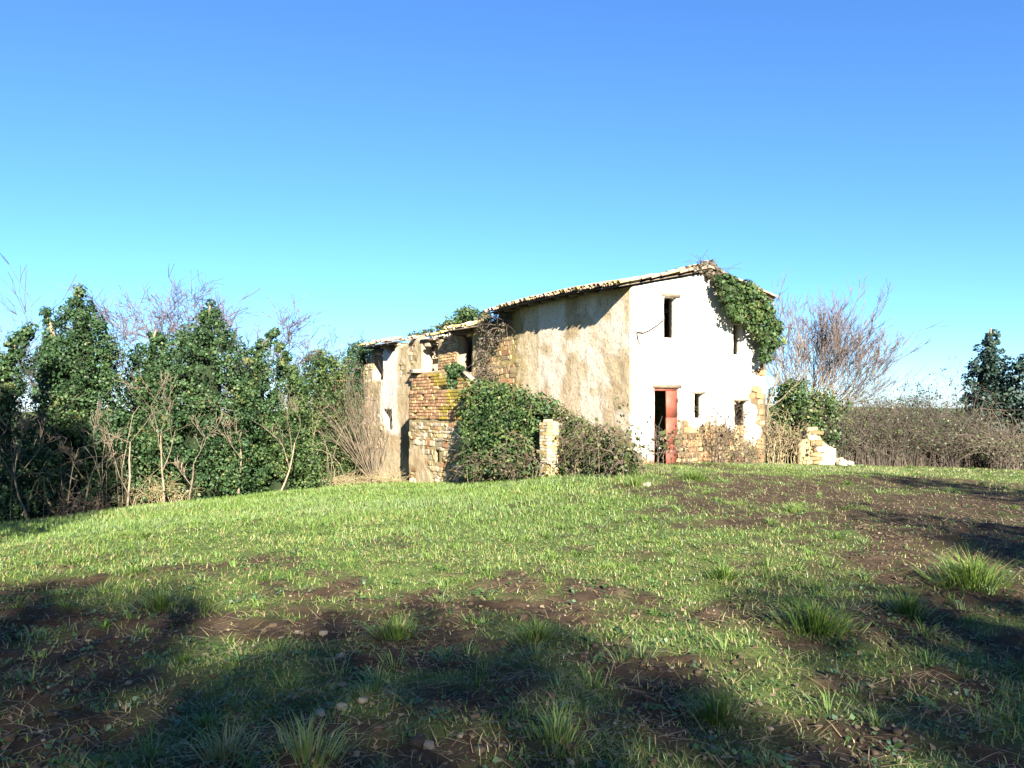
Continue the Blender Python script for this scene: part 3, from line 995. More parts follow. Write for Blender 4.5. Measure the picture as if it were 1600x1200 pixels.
def ivy_tree(name, label, cat, px, Y, prof_px, mat, seed, group=None, leaf=0.082, cover=1.0, blob=(0.16, 0.52), per=80, spikes=True, corek=0.45, coremat=None, depthk=0.85, base_drop=0.25):
    """prof_px: rows (py, half width px, centre px) from the top down"""
    r = np.random.default_rng(seed)
    sc = Y / FOC
    bx = (px - 800) * sc
    gzb = float(gz(bx, Y))
    root = empty(name, (bx, Y, gzb))
    tag(root, label, cat, group)
    rows = [(EYE - (py - 640) * sc - gzb, hw_ * sc, (c - px) * sc) for (py, hw_, c) in prof_px][::-1]
    if rows[0][0] > -base_drop: rows.insert(0, (-base_drop, rows[0][1] * 0.92, rows[0][2]))
    zs = np.array([q[0] for q in rows]); rs = np.array([q[1] for q in rows]); cs = np.array([q[2] for q in rows])
    dz = np.diff(zs)
    area = dz * (rs[:-1] + rs[1:]) * np.pi
    area = area + 0.10 * dz
    nb = int(area.sum() / 0.115 * cover)
    seg = r.choice(len(dz), nb, p=area / area.sum())
    u = r.uniform(0, 1, nb)
    z = zs[seg] + u * dz[seg]
    R_ = rs[seg] + u * (rs[seg + 1] - rs[seg]); cx = cs[seg] + u * (cs[seg + 1] - cs[seg])
    a = r.uniform(0, 2 * np.pi, nb)
    lob = 0.66 + 0.34 * vn(a * 2.2 + 10, z, 0.9, seed) + 0.26 * vn(a * 3.5, z + 5, 0.45, seed + 3) + r.normal(0, 0.06, nb) + r.choice([0.0, 0.24], nb, p=[0.86, 0.14])
    Q = np.maximum(0.0, R_ * lob - 0.08)
    C = np.stack([cx + np.cos(a) * Q, np.sin(a) * Q * depthk, z], -1)
    rad = r.uniform(blob[0], blob[1], nb) * np.clip(R_ / 0.6, 0.45, 1.0)
    V, F, T = blob_leaves(C, rad, per, leaf, r)
    T = np.clip(T + 0.5 * (np.repeat(fbm(V[::4, 0] + V[::4, 1], V[::4, 2], 1.1, seed + 5, 2), 4) - 0.5), 0, 1)
    obj('crown', mesh('crown', V, F, mat, False, {'tint': T}), root)
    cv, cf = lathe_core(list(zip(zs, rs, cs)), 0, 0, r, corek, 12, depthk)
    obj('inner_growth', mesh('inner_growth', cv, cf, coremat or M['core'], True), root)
    pts = [(cs[0] * 1.0, 0, -0.2)] + [(cs[i], 0, zs[i]) for i in range(1, len(zs))]
    V, F = tubes(path_segs(pts, 0.16, 0.03), 6)
    obj('trunk', mesh('trunk', V, F, M['bark'], True), root)
    return root


# ------------------------------------------------------------------ ivy-clad trees along the left edge
GI = 'ivy-clad trees along the field edge'
ivy_tree('ivy_tree', 'ivy-clad tree with leaning pointed tip at the left picture edge', 'tree', 8, 22,
         [(505, 6, 52), (520, 10, 38), (545, 18, 22), (580, 26, 6), (640, 36, 0), (720, 48, -4), (815, 56, -8)], M['ivy'], 101, GI)
ivy_tree('ivy_tree', 'tall slender ivy-clad tree, the highest green spire on the left', 'tree', 122, 25,
         [(448, 3, 122), (460, 10, 124), (490, 22, 124), (505, 34, 127), (530, 48, 126), (580, 56, 122), (640, 60, 120), (720, 66, 118), (790, 70, 116)], M['ivy'], 102, GI)
ivy_tree('ivy_tree', 'thin ivy spire leaning beside the tallest green spire', 'tree', 86, 24.6,
         [(486, 4, 72), (505, 9, 78), (530, 14, 85), (600, 22, 90), (790, 30, 88)], M['ivy'], 112, GI)
ivy_tree('ivy_tree', 'broad dome of dense ivy with short pointed top, largest green mass', 'tree', 318, 25,
         [(470, 4, 328), (485, 13, 328), (505, 18, 326), (522, 36, 322), (545, 50, 320), (580, 60, 318), (640, 66, 316), (710, 72, 314), (775, 74, 312)], M['ivy'], 103, GI)
ivy_tree('ivy_tree', 'small ivy-topped tree between the tallest spire and the broad dome', 'tree', 238, 27,
         [(515, 4, 244), (530, 18, 240), (556, 26, 238), (590, 34, 236), (680, 42, 236), (780, 46, 236)], M['ivy'], 104, GI)
ivy_tree('ivy_tree', 'ivy-clad tree with tip bent right just beyond the broad ivy dome', 'tree', 402, 28,
         [(512, 4, 432), (524, 8, 424), (540, 14, 410), (562, 26, 400), (620, 32, 398), (690, 34, 400), (770, 38, 402)], M['ivy'], 105, GI)
ivy_tree('ivy_tree', 'narrow ragged ivy column near the gap of sky', 'tree', 452, 31,
         [(535, 3, 436), (552, 9, 440), (575, 14, 446), (600, 18, 456), (660, 30, 462), (770, 40, 462)], M['ivy_light'], 106, GI, cover=0.9)
ivy_tree('ivy_bush', 'rounded ivy thicket between gap of sky and leaning bare stems', 'bush', 508, 33,
         [(548, 8, 500), (560, 22, 502), (590, 34, 506), (650, 42, 508), (760, 46, 508)], M['ivy_light'], 107, 'ivy thickets')
ivy_tree('ivy_bush', 'tall ivy thicket pressed against the far corner of the ruined wing', 'bush', 566, 38.5,
         [(536, 10, 572), (548, 24, 568), (575, 34, 562), (640, 40, 556), (760, 44, 552)], M['ivy'], 108, 'ivy thickets')
ivy_tree('ivy_bush', 'low ivy bush filling the ground below the tallest spire', 'bush', 182, 23.5,
         [(640, 10, 180), (665, 34, 180), (720, 46, 180), (798, 50, 178)], M['ivy'], 109, 'ivy thickets', cover=0.9)
ivy_tree('ivy_bush', 'low dark ivy bush at the foot of the leaning edge tree', 'bush', 42, 21.5,
         [(700, 12, 42), (722, 44, 42), (770, 58, 42), (818, 62, 40)], M['ivy'], 110, 'ivy thickets')
ivy_tree('ivy_bush', 'low leafy bush below the bent ivy tip', 'bush', 438, 27.5,
         [(655, 16, 430), (680, 40, 434), (720, 52, 440), (765, 56, 440)], M['ivy_light'], 113, 'ivy thickets', cover=0.8)

# bare crowns rising behind the ivy
GB = 'bare trees behind the ivy'
for i, (px, Y, top, dx, lab) in enumerate([
        (-8, 30, 440, 0.0, 'leafless brownish crown cut by the left picture edge'),
        (40, 31, 470, 0.0, 'leafless brownish crown above the leaning edge tree'),
        (112, 31, 405, 0.05, 'leafless brownish crown rising highest, over the tallest ivy spire'),
        (185, 33, 455, 0.0, 'leafless brownish crown right of the tallest ivy spire'),
        (242, 31, 420, 0.0, 'leafless brownish crown over the small ivy-topped tree'),
        (288, 33, 435, 0.0, 'leafless brownish crown left of the tip of the broad dome'),
        (345, 31, 420, 0.05, 'leafless brownish crown fanning over the broad ivy dome'),
        (392, 33, 450, 0.05, 'leafless brownish crown just beyond the broad ivy dome'),
        (432, 35, 480, 0.05, 'leafless brownish crown over the bent ivy tip'),
        (480, 37, 500, 0.1, 'leafless pale crown above the gap of sky'),
        (528, 40, 512, 0.0, 'leafless pale crown above the rounded ivy thicket'),
        (580, 44, 500, -0.05, 'thin leafless crown peeping over the far end of the wing roof')]):
    b = P(px, 760, Y); zb = float(gz(b[0], Y))
    H = EYE + (640 - top) / FOC * Y - zb
    bare_tree('bare_tree', lab, 'tree', (b[0], Y, zb), [(dx, 0, 1)], H * 0.52, 0.085, 4, M['twig_pink'], 300 + i, GB, fit=H, spread=0.52, up=0.05, ratio=0.62, kids=(5, 6), wob=0.20, minr=0.009, nseg=2)

# pale saplings standing in front of the ivy
GS = 'pale saplings in front of the ivy'
for i, (px, py, Y, top, lean, lab) in enumerate([
        (198, 772, 22.3, 560, (-0.12, 0, 1), 'pale slim sapling forking upwards below the sky gap beside the tallest spire'),
        (256, 764, 22.8, 575, (-0.04, 0, 1), 'pale straight sapling standing against the left side of the broad ivy dome'),
        (92, 760, 21.5, 580, (-0.22, 0, 1), 'pale crooked sapling in front of the tallest ivy spire'),
        (372, 730, 24.5, 590, (0.10, 0, 1), 'pale sapling along the right edge of the broad ivy dome'),
        (436, 752, 25.5, 590, (0.42, 0, 1), 'pale sapling leaning right in front of the low leafy bush'),
        (45, 765, 20.5, 640, (-0.10, 0, 1), 'thin pale sapling in front of the dark bush at picture edge'),
        (296, 742, 23.0, 640, (0.15, 0, 1), 'short thin sapling before the broad ivy dome'),
        (128, 778, 21.6, 640, (0.2, 0, 1), 'short pale sapling in front of the lower part of the tallest spire')]):
    b = P(px, py, Y); zb = float(gz(b[0], Y))
    H = EYE + (640 - top) / FOC * Y - zb
    bare_tree('sapling', lab, 'sapling', (b[0], Y, zb), [lean], H * 0.52, 0.040, 4, M['bark'], 400 + i, GS, spread=0.45, up=0.09, ratio=0.62, kids=(2, 4), wob=0.12, minr=0.007, nseg=4)

# fan of straight stems by the wing
b = P(585, 748, 31.5)
fan_r = np.random.default_rng(5)
dirs = [(fan_r.uniform(-0.75, 0.12), fan_r.uniform(-0.35, 0.3), 1.0) for _ in range(64)]
bare_tree('bare_shrub', 'fan of straight bare grey stems beside the ruined wing', 'shrub', (b[0], 31.5, float(gz(b[0], 31.5))), dirs, 3.1, 0.019, 2, M['bark'], 501, None, spread=0.30, up=0.03, ratio=0.40, kids=(1, 3), wob=0.07, minr=0.0055)
b = P(598, 748, 32.2)
bare_tree('sapling', 'single thin bare sapling at the foot of the ruined wing wall', 'sapling', (b[0], 32.2, float(gz(b[0], 32.2))), [(-0.08, 0, 1)], 2.0, 0.04, 3, M['twig'], 502, None, spread=0.35, up=0.1, ratio=0.6, wob=0.08, minr=0.008)

# ------------------------------------------------------------------ right side
b = P(1255, 725, 27.5)
fr = np.random.default_rng(9)
dirs = [(fr.uniform(-0.62, 0.80), fr.uniform(-0.4, 0.4), 1.0) for _ in range(34)] + [(fr.uniform(0.5, 1.5), fr.uniform(-0.3, 0.3), 0.8) for _ in range(16)]
bare_tree('bare_tree', 'large leafless fan-shaped tree with many stems behind the white gable', 'tree', (b[0], 27.5, float(gz(b[0], 27.5)) + 1.2), dirs, 2.3, 0.028, 4, M['twig_fan'], 601, None, fit=5.6,
          trunk_mat=M['bark'], spread=0.26, up=0.085, ratio=0.62, kids=(2, 4), wob=0.10, minr=0.0065, nseg=4)
b = P(1205, 700, 24.6)
bare_tree('sapling', 'pale thin trunk standing close beside the right end of the gable', 'sapling', (b[0], 24.6, float(gz(b[0], 24.6))), [(-0.0, 0, 1)], 2.7, 0.065, 3, M['bark'], 602, None, spread=0.4, up=0.1, ratio=0.55, wob=0.07, minr=0.008)
ivy_tree('ivy_bush', 'mound of green ivy over rubble right of the white gable', 'bush', 1258, 25.6,
         [(596, 10, 1240), (615, 40, 1250), (640, 54, 1256), (680, 56, 1258), (740, 56, 1258)], M['ivy_light'], 603, None, depthk=0.7)
ivy_tree('holm_oak', 'dark evergreen oak with conical crown at the end of the bramble hedge', 'tree', 1548, 27,
         [(513, 4, 1548), (528, 12, 1548), (550, 20, 1547), (590, 30, 1546), (630, 43, 1548), (668, 52, 1550), (692, 42, 1552), (706, 24, 1552), (735, 16, 1552)], M['holm'], 604, 'dark evergreen oaks', leaf=0.085, cover=1.15, blob=(0.12, 0.36), per=64, corek=0.62)
ivy_tree('holm_oak', 'dark evergreen oak cut off by the right picture edge', 'tree', 1618, 26,
         [(540, 5, 1610), (570, 22, 1612), (620, 42, 1616), (670, 52, 1620), (735, 40, 1620)], M['holm'], 605, 'dark evergreen oaks', leaf=0.11, cover=0.85, per=60)
b = P(1482, 700, 27.5)
bare_tree('sapling', 'small leafless sapling rising above the bramble hedge', 'sapling', (b[0], 27.5, float(gz(b[0], 27.5))), [(0.05, 0, 1)], 2.1, 0.045, 4, M['twig'], 606, None, spread=0.4, up=0.1, ratio=0.6, wob=0.1, minr=0.006)


def thicket(name, label, cat, cx, cy, lx, ly, H, n_arch, n_leaf, mat_t, mat_l, seed, leaf=0.10, group=None, rot=0.0, core=0.6, archr=0.008, alen=1.0):
    """tangle of arching canes with leaves: centre, half lengths, height"""
    r = np.random.default_rng(seed)
    zb = float(gz(cx, cy))
    root = empty(name, (cx, cy, zb), rot)
    tag(root, label, cat, group)
    cr, sr = math.cos(rot), math.sin(rot)
    segs = []
    tops = []
    for k in range(n_arch):
        x, y = r.uniform(-1, 1) * lx, r.uniform(-1, 1) * ly
        hh = H * math.sqrt(max(0.05, 1 - (y / ly) ** 2 * 0.8)) * (1 - 0.35 * abs(x / lx) ** 3) * r.uniform(0.55, 1.08)
        hh *= 0.62 + 0.66 * float(vn(np.array(x), np.array(0.0), 0.7, seed)) + (0.45 if k % 13 == 0 else 0)
        a = r.uniform(0, 2 * np.pi); L = r.uniform(0.4, 1.3) * alen
        n = 7
        t = np.linspace(0, 1, n)
        px_ = x + np.cos(a) * L * t ** 1.5 + np.cumsum(r.normal(0, 0.04, n)); py_ = y + np.sin(a) * L * t ** 1.5 * 0.7 + np.cumsum(r.normal(0, 0.04, n))
        g0 = float(gz(cx + x * cr - y * sr, cy + x * sr + y * cr)) - zb
        pz_ = g0 + hh * (np.sin(t * np.pi * r.uniform(0.5, 0.85)))
        pts = np.stack([px_, py_, pz_], -1)
        segs.append(path_segs(pts, archr * r.uniform(.7, 1.4), archr * 0.5))
        tops.append(pts[2:])
        for q in range(2):
            i = r.integers(2, n - 1)
            e = pts[i] + r.normal(0, 0.28, 3) * alen
            segs.append(path_segs(np.stack([pts[i], (pts[i] + e) / 2 + r.normal(0, .04, 3), e]), archr * .6, archr * .35))
    V, F = tubes(np.concatenate(segs), 3)
    obj('canes', mesh('canes', V, F, mat_t, True), root)['kind'] = 'stuff'
    if n_leaf:
        T = np.concatenate(tops)
        C = T[r.integers(0, len(T), n_leaf)] + r.normal(0, 0.10, (n_leaf, 3))
        V, F = leaves(C, np.tile([0, -0.6, 0.5], (n_leaf, 1)) + r.normal(0, .4, (n_leaf, 3)), leaf, r)
        cl = np.clip(0.15 + 0.7 * fbm(C[:, 0], C[:, 2], 0.8, seed, 2) + r.normal(0, 0.17, n_leaf), 0, 1)
        obj('leaves', mesh('leaves', V, F, mat_l, False, {'tint': np.repeat(cl, 4)}), root)
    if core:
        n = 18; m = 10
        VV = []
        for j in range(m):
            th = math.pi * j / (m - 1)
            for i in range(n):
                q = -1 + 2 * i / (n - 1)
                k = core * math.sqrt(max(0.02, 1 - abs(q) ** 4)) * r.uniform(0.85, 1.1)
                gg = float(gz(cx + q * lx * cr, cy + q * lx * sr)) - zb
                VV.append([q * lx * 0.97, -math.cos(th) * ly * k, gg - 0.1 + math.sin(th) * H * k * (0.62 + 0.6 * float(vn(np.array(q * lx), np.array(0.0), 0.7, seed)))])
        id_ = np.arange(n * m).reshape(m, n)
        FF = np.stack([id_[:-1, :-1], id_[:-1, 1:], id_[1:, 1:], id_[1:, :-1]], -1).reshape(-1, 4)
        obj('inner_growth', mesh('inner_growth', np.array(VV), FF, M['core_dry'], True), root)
    return root


GH = 'dry bramble hedge along the right boundary'
for i, (px, Y, hwid, topy, lab) in enumerate([
        (1345, 25.5, 48, 640, 'dry brown bramble thicket next to the ruined wall stub'),
        (1420, 26.0, 52, 628, 'dry brown bramble thicket in the middle of the hedge'),
        (1500, 26.0, 48, 632, 'dry brown bramble thicket left of the conical evergreen oak'),
        (1592, 25.0, 48, 668, 'low dry bramble thicket under the oaks at the right picture edge')]):
    b = P(px, 740, Y); zb = float(gz(b[0], Y)); H = EYE + (640 - topy) / FOC * Y - zb
    thicket('bramble', lab, 'bramble', b[0], Y, hwid / FOC * Y * 1.15, 0.9, H * 1.12, 420, 1700, M['hedge_twig'], M['ivy' if i == 1 else 'bramble_leaf'], 700 + i, 0.065, GH, 0.0, 0.50, 0.0075, 1.5)
# bluish leafy tops behind the hedge
for i, (px, Y, hwid, topy, lab) in enumerate([(1400, 29.5, 60, 622, 'grey-green leafy scrub showing above the middle of the hedge'), (1470, 30.5, 45, 628, 'grey-green leafy scrub showing above the hedge near the oak')]):
    b = P(px, 740, Y); zb = float(gz(b[0], Y)); H = EYE + (640 - topy) / FOC * Y - zb
    thicket('scrub', lab, 'scrub', b[0], Y, hwid / FOC * Y, 0.9, H, 200, 3600, M['twig'], M['holm'], 720 + i, 0.07, 'scrub behind the hedge', 0.0, 0.5)

# ruined stub of wall with ivy
stub = empty('ruined_wall', (0, 0, 0)); 
sb = P(1255, 735, 23.6); stub.location = (sb[0], 23.6, float(gz(sb[0], 23.6))); stub.rotation_euler = (0, 0, R(6))
tag(stub, 'broken stub of pale rubble wall right of the white gable', 'ruined wall')


def stub_top(a): return 1.22 - 0.85 * np.clip((np.asarray(a) - 0.42) / 0.65, 0, 1) ** 0.8 - 0.95 * np.clip((0.28 - np.asarray(a)) / 0.5, 0, 1) + 0.3 * (vn(np.asarray(a), np.asarray(a) * 0, 0.16, 6) - .5)


stub_w = wall('masonry', -0.1, 1.05, -0.3, 1.3, stub_top, [], 0.45, put_gable, M['side'], lambda a, z: sstep(0.42, 0.5, fbm(a, z, 0.5, 9, 2)), zero, 0.06, 71, stub, 0.06, 0.0, lambda a, z: 0.8 * sstep(0.62, 0.7, fbm(a, z, 0.4, 19, 2)))
lay(stub_w, 'stone', -0.05, 1.0, 0.0, 1.15, put_gable, lambda a, z: z < stub_top(a) - 0.05 and fbm(np.array(a), np.array(z), 0.5, 9, 2) > 0.42, 0.16, 0.24, 0.18, DARK_STONES + [STONES[1], STONES[0]], 0.045, 8)
for k, (x, y, s) in enumerate([(1.15, -0.25, 0.22), (1.35, -0.35, 0.17), (0.95, -0.4, 0.15), (1.2, 0.1, 0.26)]):
    o = obj('stone', STONES[(k * 3 + 1) % 8], stub); o.location = (x, y, s * 0.3); o.scale = (s, s * .9, s * .7); o.rotation_euler = (.2, .1, k)

# ------------------------------------------------------------------ greenery on and by the house
def poly_ivy(name, label, cat, poly, depth_fn, mat, seed, nblob, blob, per, leaf, thick=0.25, group=None, extra=None, squash=0.85, hang=None, shoots=0):
    """ivy mass whose silhouette fills a polygon given by photo points; depth_fn(px,py) -> Y of the surface it clings to"""
    r = np.random.default_rng(seed)
    poly = np.array(poly, dtype=np.float64)
    lo, hi = poly.min(0), poly.max(0)
    C = []
    def inside(q):
        c = False
        for i in range(len(poly)):
            x1, y1 = poly[i]; x2, y2 = poly[i - 1]
            if (y1 > q[1]) != (y2 > q[1]) and q[0] < (x2 - x1) * (q[1] - y1) / (y2 - y1) + x1: c = not c
        return c
    while len(C) < nblob:
        q = r.uniform(lo, hi)
        if inside(q):
            Y = depth_fn(q[0], q[1]) + r.uniform(-thick, thick * 0.6)
            C.append(P(q[0], q[1], Y))
    C = np.array(C)
    base = C[np.argmin(C[:, 2])].copy()
    C0 = C - base
    rad = r.uniform(blob[0], blob[1], nblob)
    root = empty(name, base); tag(root, label, cat, group)
    V, F, T = blob_leaves(C0, rad, per, leaf, r, 0.1, squash)
    T = np.clip(T + 0.7 * (np.repeat(fbm(V[::4, 0] + V[::4, 1], V[::4, 2], 0.9, seed + 5, 2), 4) - 0.5), 0, 1)
    obj('leaves', mesh('leaves', V, F, mat, False, {'tint': T}), root)
    # stems
    segs = []
    order = np.argsort(C0[:, 2])
    for k in range(min(60, nblob // 3)):
        i = r.integers(0, nblob); 
        dist = np.linalg.norm(C0 - C0[i], axis=1); j = np.argsort(dist)[r.integers(3, 9)]
        segs.append(path_segs(np.stack([C0[i], (C0[i] + C0[j]) / 2 + r.normal(0, .06, 3), C0[j]]), .014, .008))
    for k in range(shoots):
        i = r.integers(0, nblob); L_ = r.uniform(0.35, 1.0)
        d_ = np.array([r.normal(0, 0.7), -abs(r.normal(0.5, 0.3)), r.normal(0.15, 0.5)]); d_ /= np.linalg.norm(d_)
        tt_ = np.linspace(0, 1, 6)[:, None]
        pp_ = C0[i] + d_ * L_ * tt_ + np.array([0, 0, -0.35]) * L_ * tt_ ** 2 + np.cumsum(r.normal(0, 0.015, (6, 3)), 0)
        segs.append(path_segs(pp_, 0.008, 0.004))
    V, F = tubes(np.concatenate(segs), 4)
    obj('stems', mesh('stems', V, F, M['bramble_twig' if shoots else 'twig'], True), root)['kind'] = 'stuff'
    return root


def Y_gable(off):
    def f(px, py):
        k = (px - 800) / FOC
        X0, Y0_ = HX + off * HS, HY - off * HC
        T = (k * Y0_ - X0) / (HC - k * HS)
        return Y0_ + T * HS
    return f


def Y_side(off):
    def f(px, py):
        k = (px - 800) / FOC
        X0, Y0_ = HX - off * HC, HY - off * HS
        T = (X0 - k * Y0_) / (k * HC + HS)
        return Y0_ + T * HC
    return f


poly_ivy('ivy', 'green ivy hanging over the right roof slope of the white gable', 'ivy',
         [(1122, 438), (1130, 430), (1146, 434), (1166, 439), (1188, 457), (1206, 480), (1221, 514), (1219, 538), (1204, 550), (1196, 576), (1190, 562), (1188, 536), (1178, 518), (1164, 502), (1152, 500), (1142, 496), (1137, 484), (1131, 468), (1124, 450)],
         Y_gable(0.38), M['ivy_light'], 801, 200, (0.06, 0.25), 60, 0.09, 0.30, shoots=14)
poly_ivy('ivy', 'dry brownish ivy crowning the roof ridge', 'ivy', [(1078, 423), (1086, 414), (1100, 410), (1114, 412), (1124, 424), (1136, 442), (1122, 450), (1108, 432), (1092, 424)],
         Y_gable(0.10), M['creeper'], 802, 60, (0.06, 0.15), 40, 0.075, 0.2, shoots=24)
poly_ivy('ivy', 'dense green ivy covering the stair beside the landing', 'ivy',
         [(728, 602), (750, 597), (790, 606), (830, 622), (862, 632), (842, 660), (838, 745), (800, 745), (760, 742), (728, 742), (720, 690), (724, 640)],
         lambda px, py: Y_side(1.2 + 0.006 * max(0, py - 600))(px, py), M['ivy_light'], 803, 520, (0.10, 0.40), 66, 0.085, 0.45, shoots=150)
poly_ivy('ivy', 'green ivy and bramble bank spreading below the tan long wall', 'ivy',
         [(838, 628), (866, 632), (900, 650), (935, 672), (970, 698), (996, 716), (1000, 728), (960, 732), (925, 738), (876, 735), (874, 660), (842, 655)],
         lambda px, py: Y_side(0.6 + 0.010 * max(0, py - 620))(px, py), M['bramble_leaf'], 804, 250, (0.06, 0.30), 46, 0.07, 0.45, shoots=210)
poly_ivy('ivy', 'dry grey creeper hanging where the long wall meets the wing', 'ivy',
         [(748, 500), (762, 490), (780, 488), (794, 492), (792, 510), (776, 535), (768, 560), (772, 590), (800, 612), (760, 604), (748, 590), (746, 540)],
         Y_side(0.15), M['creeper'], 805, 95, (0.10, 0.24), 34, 0.06, 0.25, shoots=90)
poly_ivy('ivy', 'small tuft of ivy dangling over the brick parapet', 'ivy', [(698, 572), (716, 568), (722, 578), (712, 590), (708, 612), (702, 612), (700, 590)],
         Y_side(0.75), M['ivy'], 806, 34, (0.1, 0.2), 34, 0.10, 0.1)
poly_ivy('shrub', 'green shrub growing behind the broken wing roof', 'shrub', [(690, 512), (705, 498), (722, 484), (742, 486), (762, 490), (760, 512), (730, 516), (700, 520)],
         Y_side(-2.2), M['ivy_light'], 807, 110, (0.18, 0.36), 34, 0.11, 0.5)
poly_ivy('shrub', 'low dry weeds along the top of the ruined wing', 'shrub', [(640, 522), (665, 514), (690, 508), (706, 502), (704, 520), (670, 526), (640, 526)],
         Y_side(-0.9), M['bramble_leaf'], 808, 60, (0.08, 0.16), 26, 0.075, 0.25)
# sapling twigs above the roof
b = P(805, 640, 30.0)
bare_tree('bare_tree', 'few thin bare twigs rising behind the roof beside the shrub', 'tree', (b[0], 30, float(gz(b[0], 30))), [(0, 0, 1), (0.08, 0, 1), (-0.05, 0, 1)], 4.2, 0.05, 2, M['twig_pink'], 810, None, spread=0.25, up=0.05, ratio=0.35, wob=0.05, minr=0.007)

# canes and dead growth along the stair bank and the gable foot
def wxy(px, off_fn):
    Y = off_fn(px, 0); return (px - 800) / FOC * Y, Y


x, y = wxy(925, Y_side(1.6))
thicket('bramble', 'arching bramble canes at the foot of the ivy bank', 'bramble', x, y, 2.4, 0.8, 1.25, 110, 900, M['bramble_twig'], M['bramble_leaf'], 820, 0.09, None, R(122), 0, 0.008)
x, y = wxy(790, Y_side(2.1))
thicket('bramble', 'dry tangle at the foot of the dense stair ivy', 'bramble', x, y, 2.2, 0.4, 0.9, 80, 500, M['bramble_twig'], M['dry_leaf'], 821, 0.08, None, R(122), 0, 0.008)
x, y = wxy(1120, Y_gable(0.5))
thicket('bramble', 'dry bramble and weed stems against the white gable between the doors', 'bramble', x, y, 1.45, 0.4, 1.35, 80, 420, M['bramble_twig'], M['dry_leaf'], 822, 0.075, None, R(32), 0, 0.006)
x, y = wxy(1168, Y_gable(0.45))
thicket('bramble', 'dry weeds filling the low opening at the right of the gable', 'bramble', x, y, 0.4, 0.25, 0.6, 20, 110, M['bramble_twig'], M['bramble_leaf'], 823, 0.075, None, R(32), 0, 0.006)
x, y = wxy(1125, Y_gable(0.4))
bare_tree('weed_stem', 'tall thin bare stem leaning on the white gable', 'stem', (x, y, float(gz(x, y))), [(0.18, 0, 1), (-0.1, 0.0, 1)], 2.3, 0.018, 2, M['twig'], 824, None, spread=0.3, up=0.06, ratio=0.4, wob=0.05, minr=0.006)
x, y = (1222 - 800) / FOC * 24.2, 24.2
thicket('dry_weeds', 'tall pale dry weeds between the gable and the wall stub', 'weeds', x, y, 0.6, 0.6, 1.45, 80, 700, M['twig_yellow'], M['dry_leaf'], 825, 0.08, None, 0, 0.0, 0.006, 0.6)
x, y = (575 - 800) / FOC * 31, 31.0
thicket('dry_weeds', 'heap of pale dry stalks at the foot of the bare stems', 'weeds', x, y, 1.5, 0.5, 0.45, 140, 200, M['twig_yellow'], M['dry_leaf'], 826, 0.07, None, 0, 0.0, 0.007, 1.0)
x, y = (118 - 800) / FOC * 20.8, 20.8
thicket('dry_weeds', 'brown dry brushwood in front of the low ivy bush', 'weeds', x, y, 0.8, 0.4, 0.9, 40, 60, M['bramble_twig'], M['dry_leaf'], 827, 0.07, None, 0, 0.0, 0.008, 0.8)
x, y = (240 - 800) / FOC * 23.3, 23.3
thicket('dry_weeds', 'yellowish dry undergrowth at the left foot of the broad ivy dome', 'weeds', x, y, 1.0, 0.4, 0.8, 90, 500, M['twig_yellow'], M['bramble_leaf'], 828, 0.08, None, 0, 0.0, 0.007, 0.8)
for i, (px, Y, lab) in enumerate([(60, 21, 'bare brushwood tangle at the left picture edge'), (155, 22.6, 'bare brushwood tangle before the tallest ivy spire'), (500, 28.5, 'bare brushwood tangle left of the straight bare stems')]):
    x = (px - 800) / FOC * Y
    thicket('brushwood', lab, 'brushwood', x, Y, 1.3, 0.6, 2.8, 16, 20, M['bark'], M['dry_leaf'], 830 + i, 0.07, 'bare brushwood before the ivy', 0, 0, 0.011, 1.5)

# brick pillar in front of the long wall
px_, py_ = wxy(858, Y_side(2.0))
pil = empty('brick_pillar', (px_, py_, float(gz(px_, py_))), HROT)
tag(pil, 'weathered brick pillar standing in the ivy before the long wall', 'pillar')
ph = EYE - (655 - 640) / FOC * py_ - float(gz(px_, py_))
V, F_ = box_v(-0.15, 0.15, -0.15, 0.15, -0.3, ph - 0.05)
obj('core', mesh('core', V, F_, M['stone1']), pil)
rp = random.Random(3)
nc = int(ph / 0.085)
for c in range(nc):
    z = (c + 0.5) * ph / nc
    for (sx, sy) in ((0, -1), (0, 1), (-1, 0), (1, 0)):
        for k in (-1, 1):
            if c == nc - 1 and rp.random() < 0.4: continue
            o = obj('brick', rp.choice([STONES[1], BRICKS[1], BRICKS[3], STONES[4]]), pil)
            o.scale = (0.168 if sy else 0.07, 0.07 if sy else 0.168, ph / nc - 0.010)
            q = k * 0.088 + (0.012 if c % 2 else -0.012)
            o.location = ((q if sy else sx * 0.148) + rp.gauss(0, .006), (sy * 0.148 if sy else q) + rp.gauss(0, .006), z)
            o.rotation_euler = (rp.gauss(0, .01), rp.gauss(0, .01), rp.gauss(0, .02))

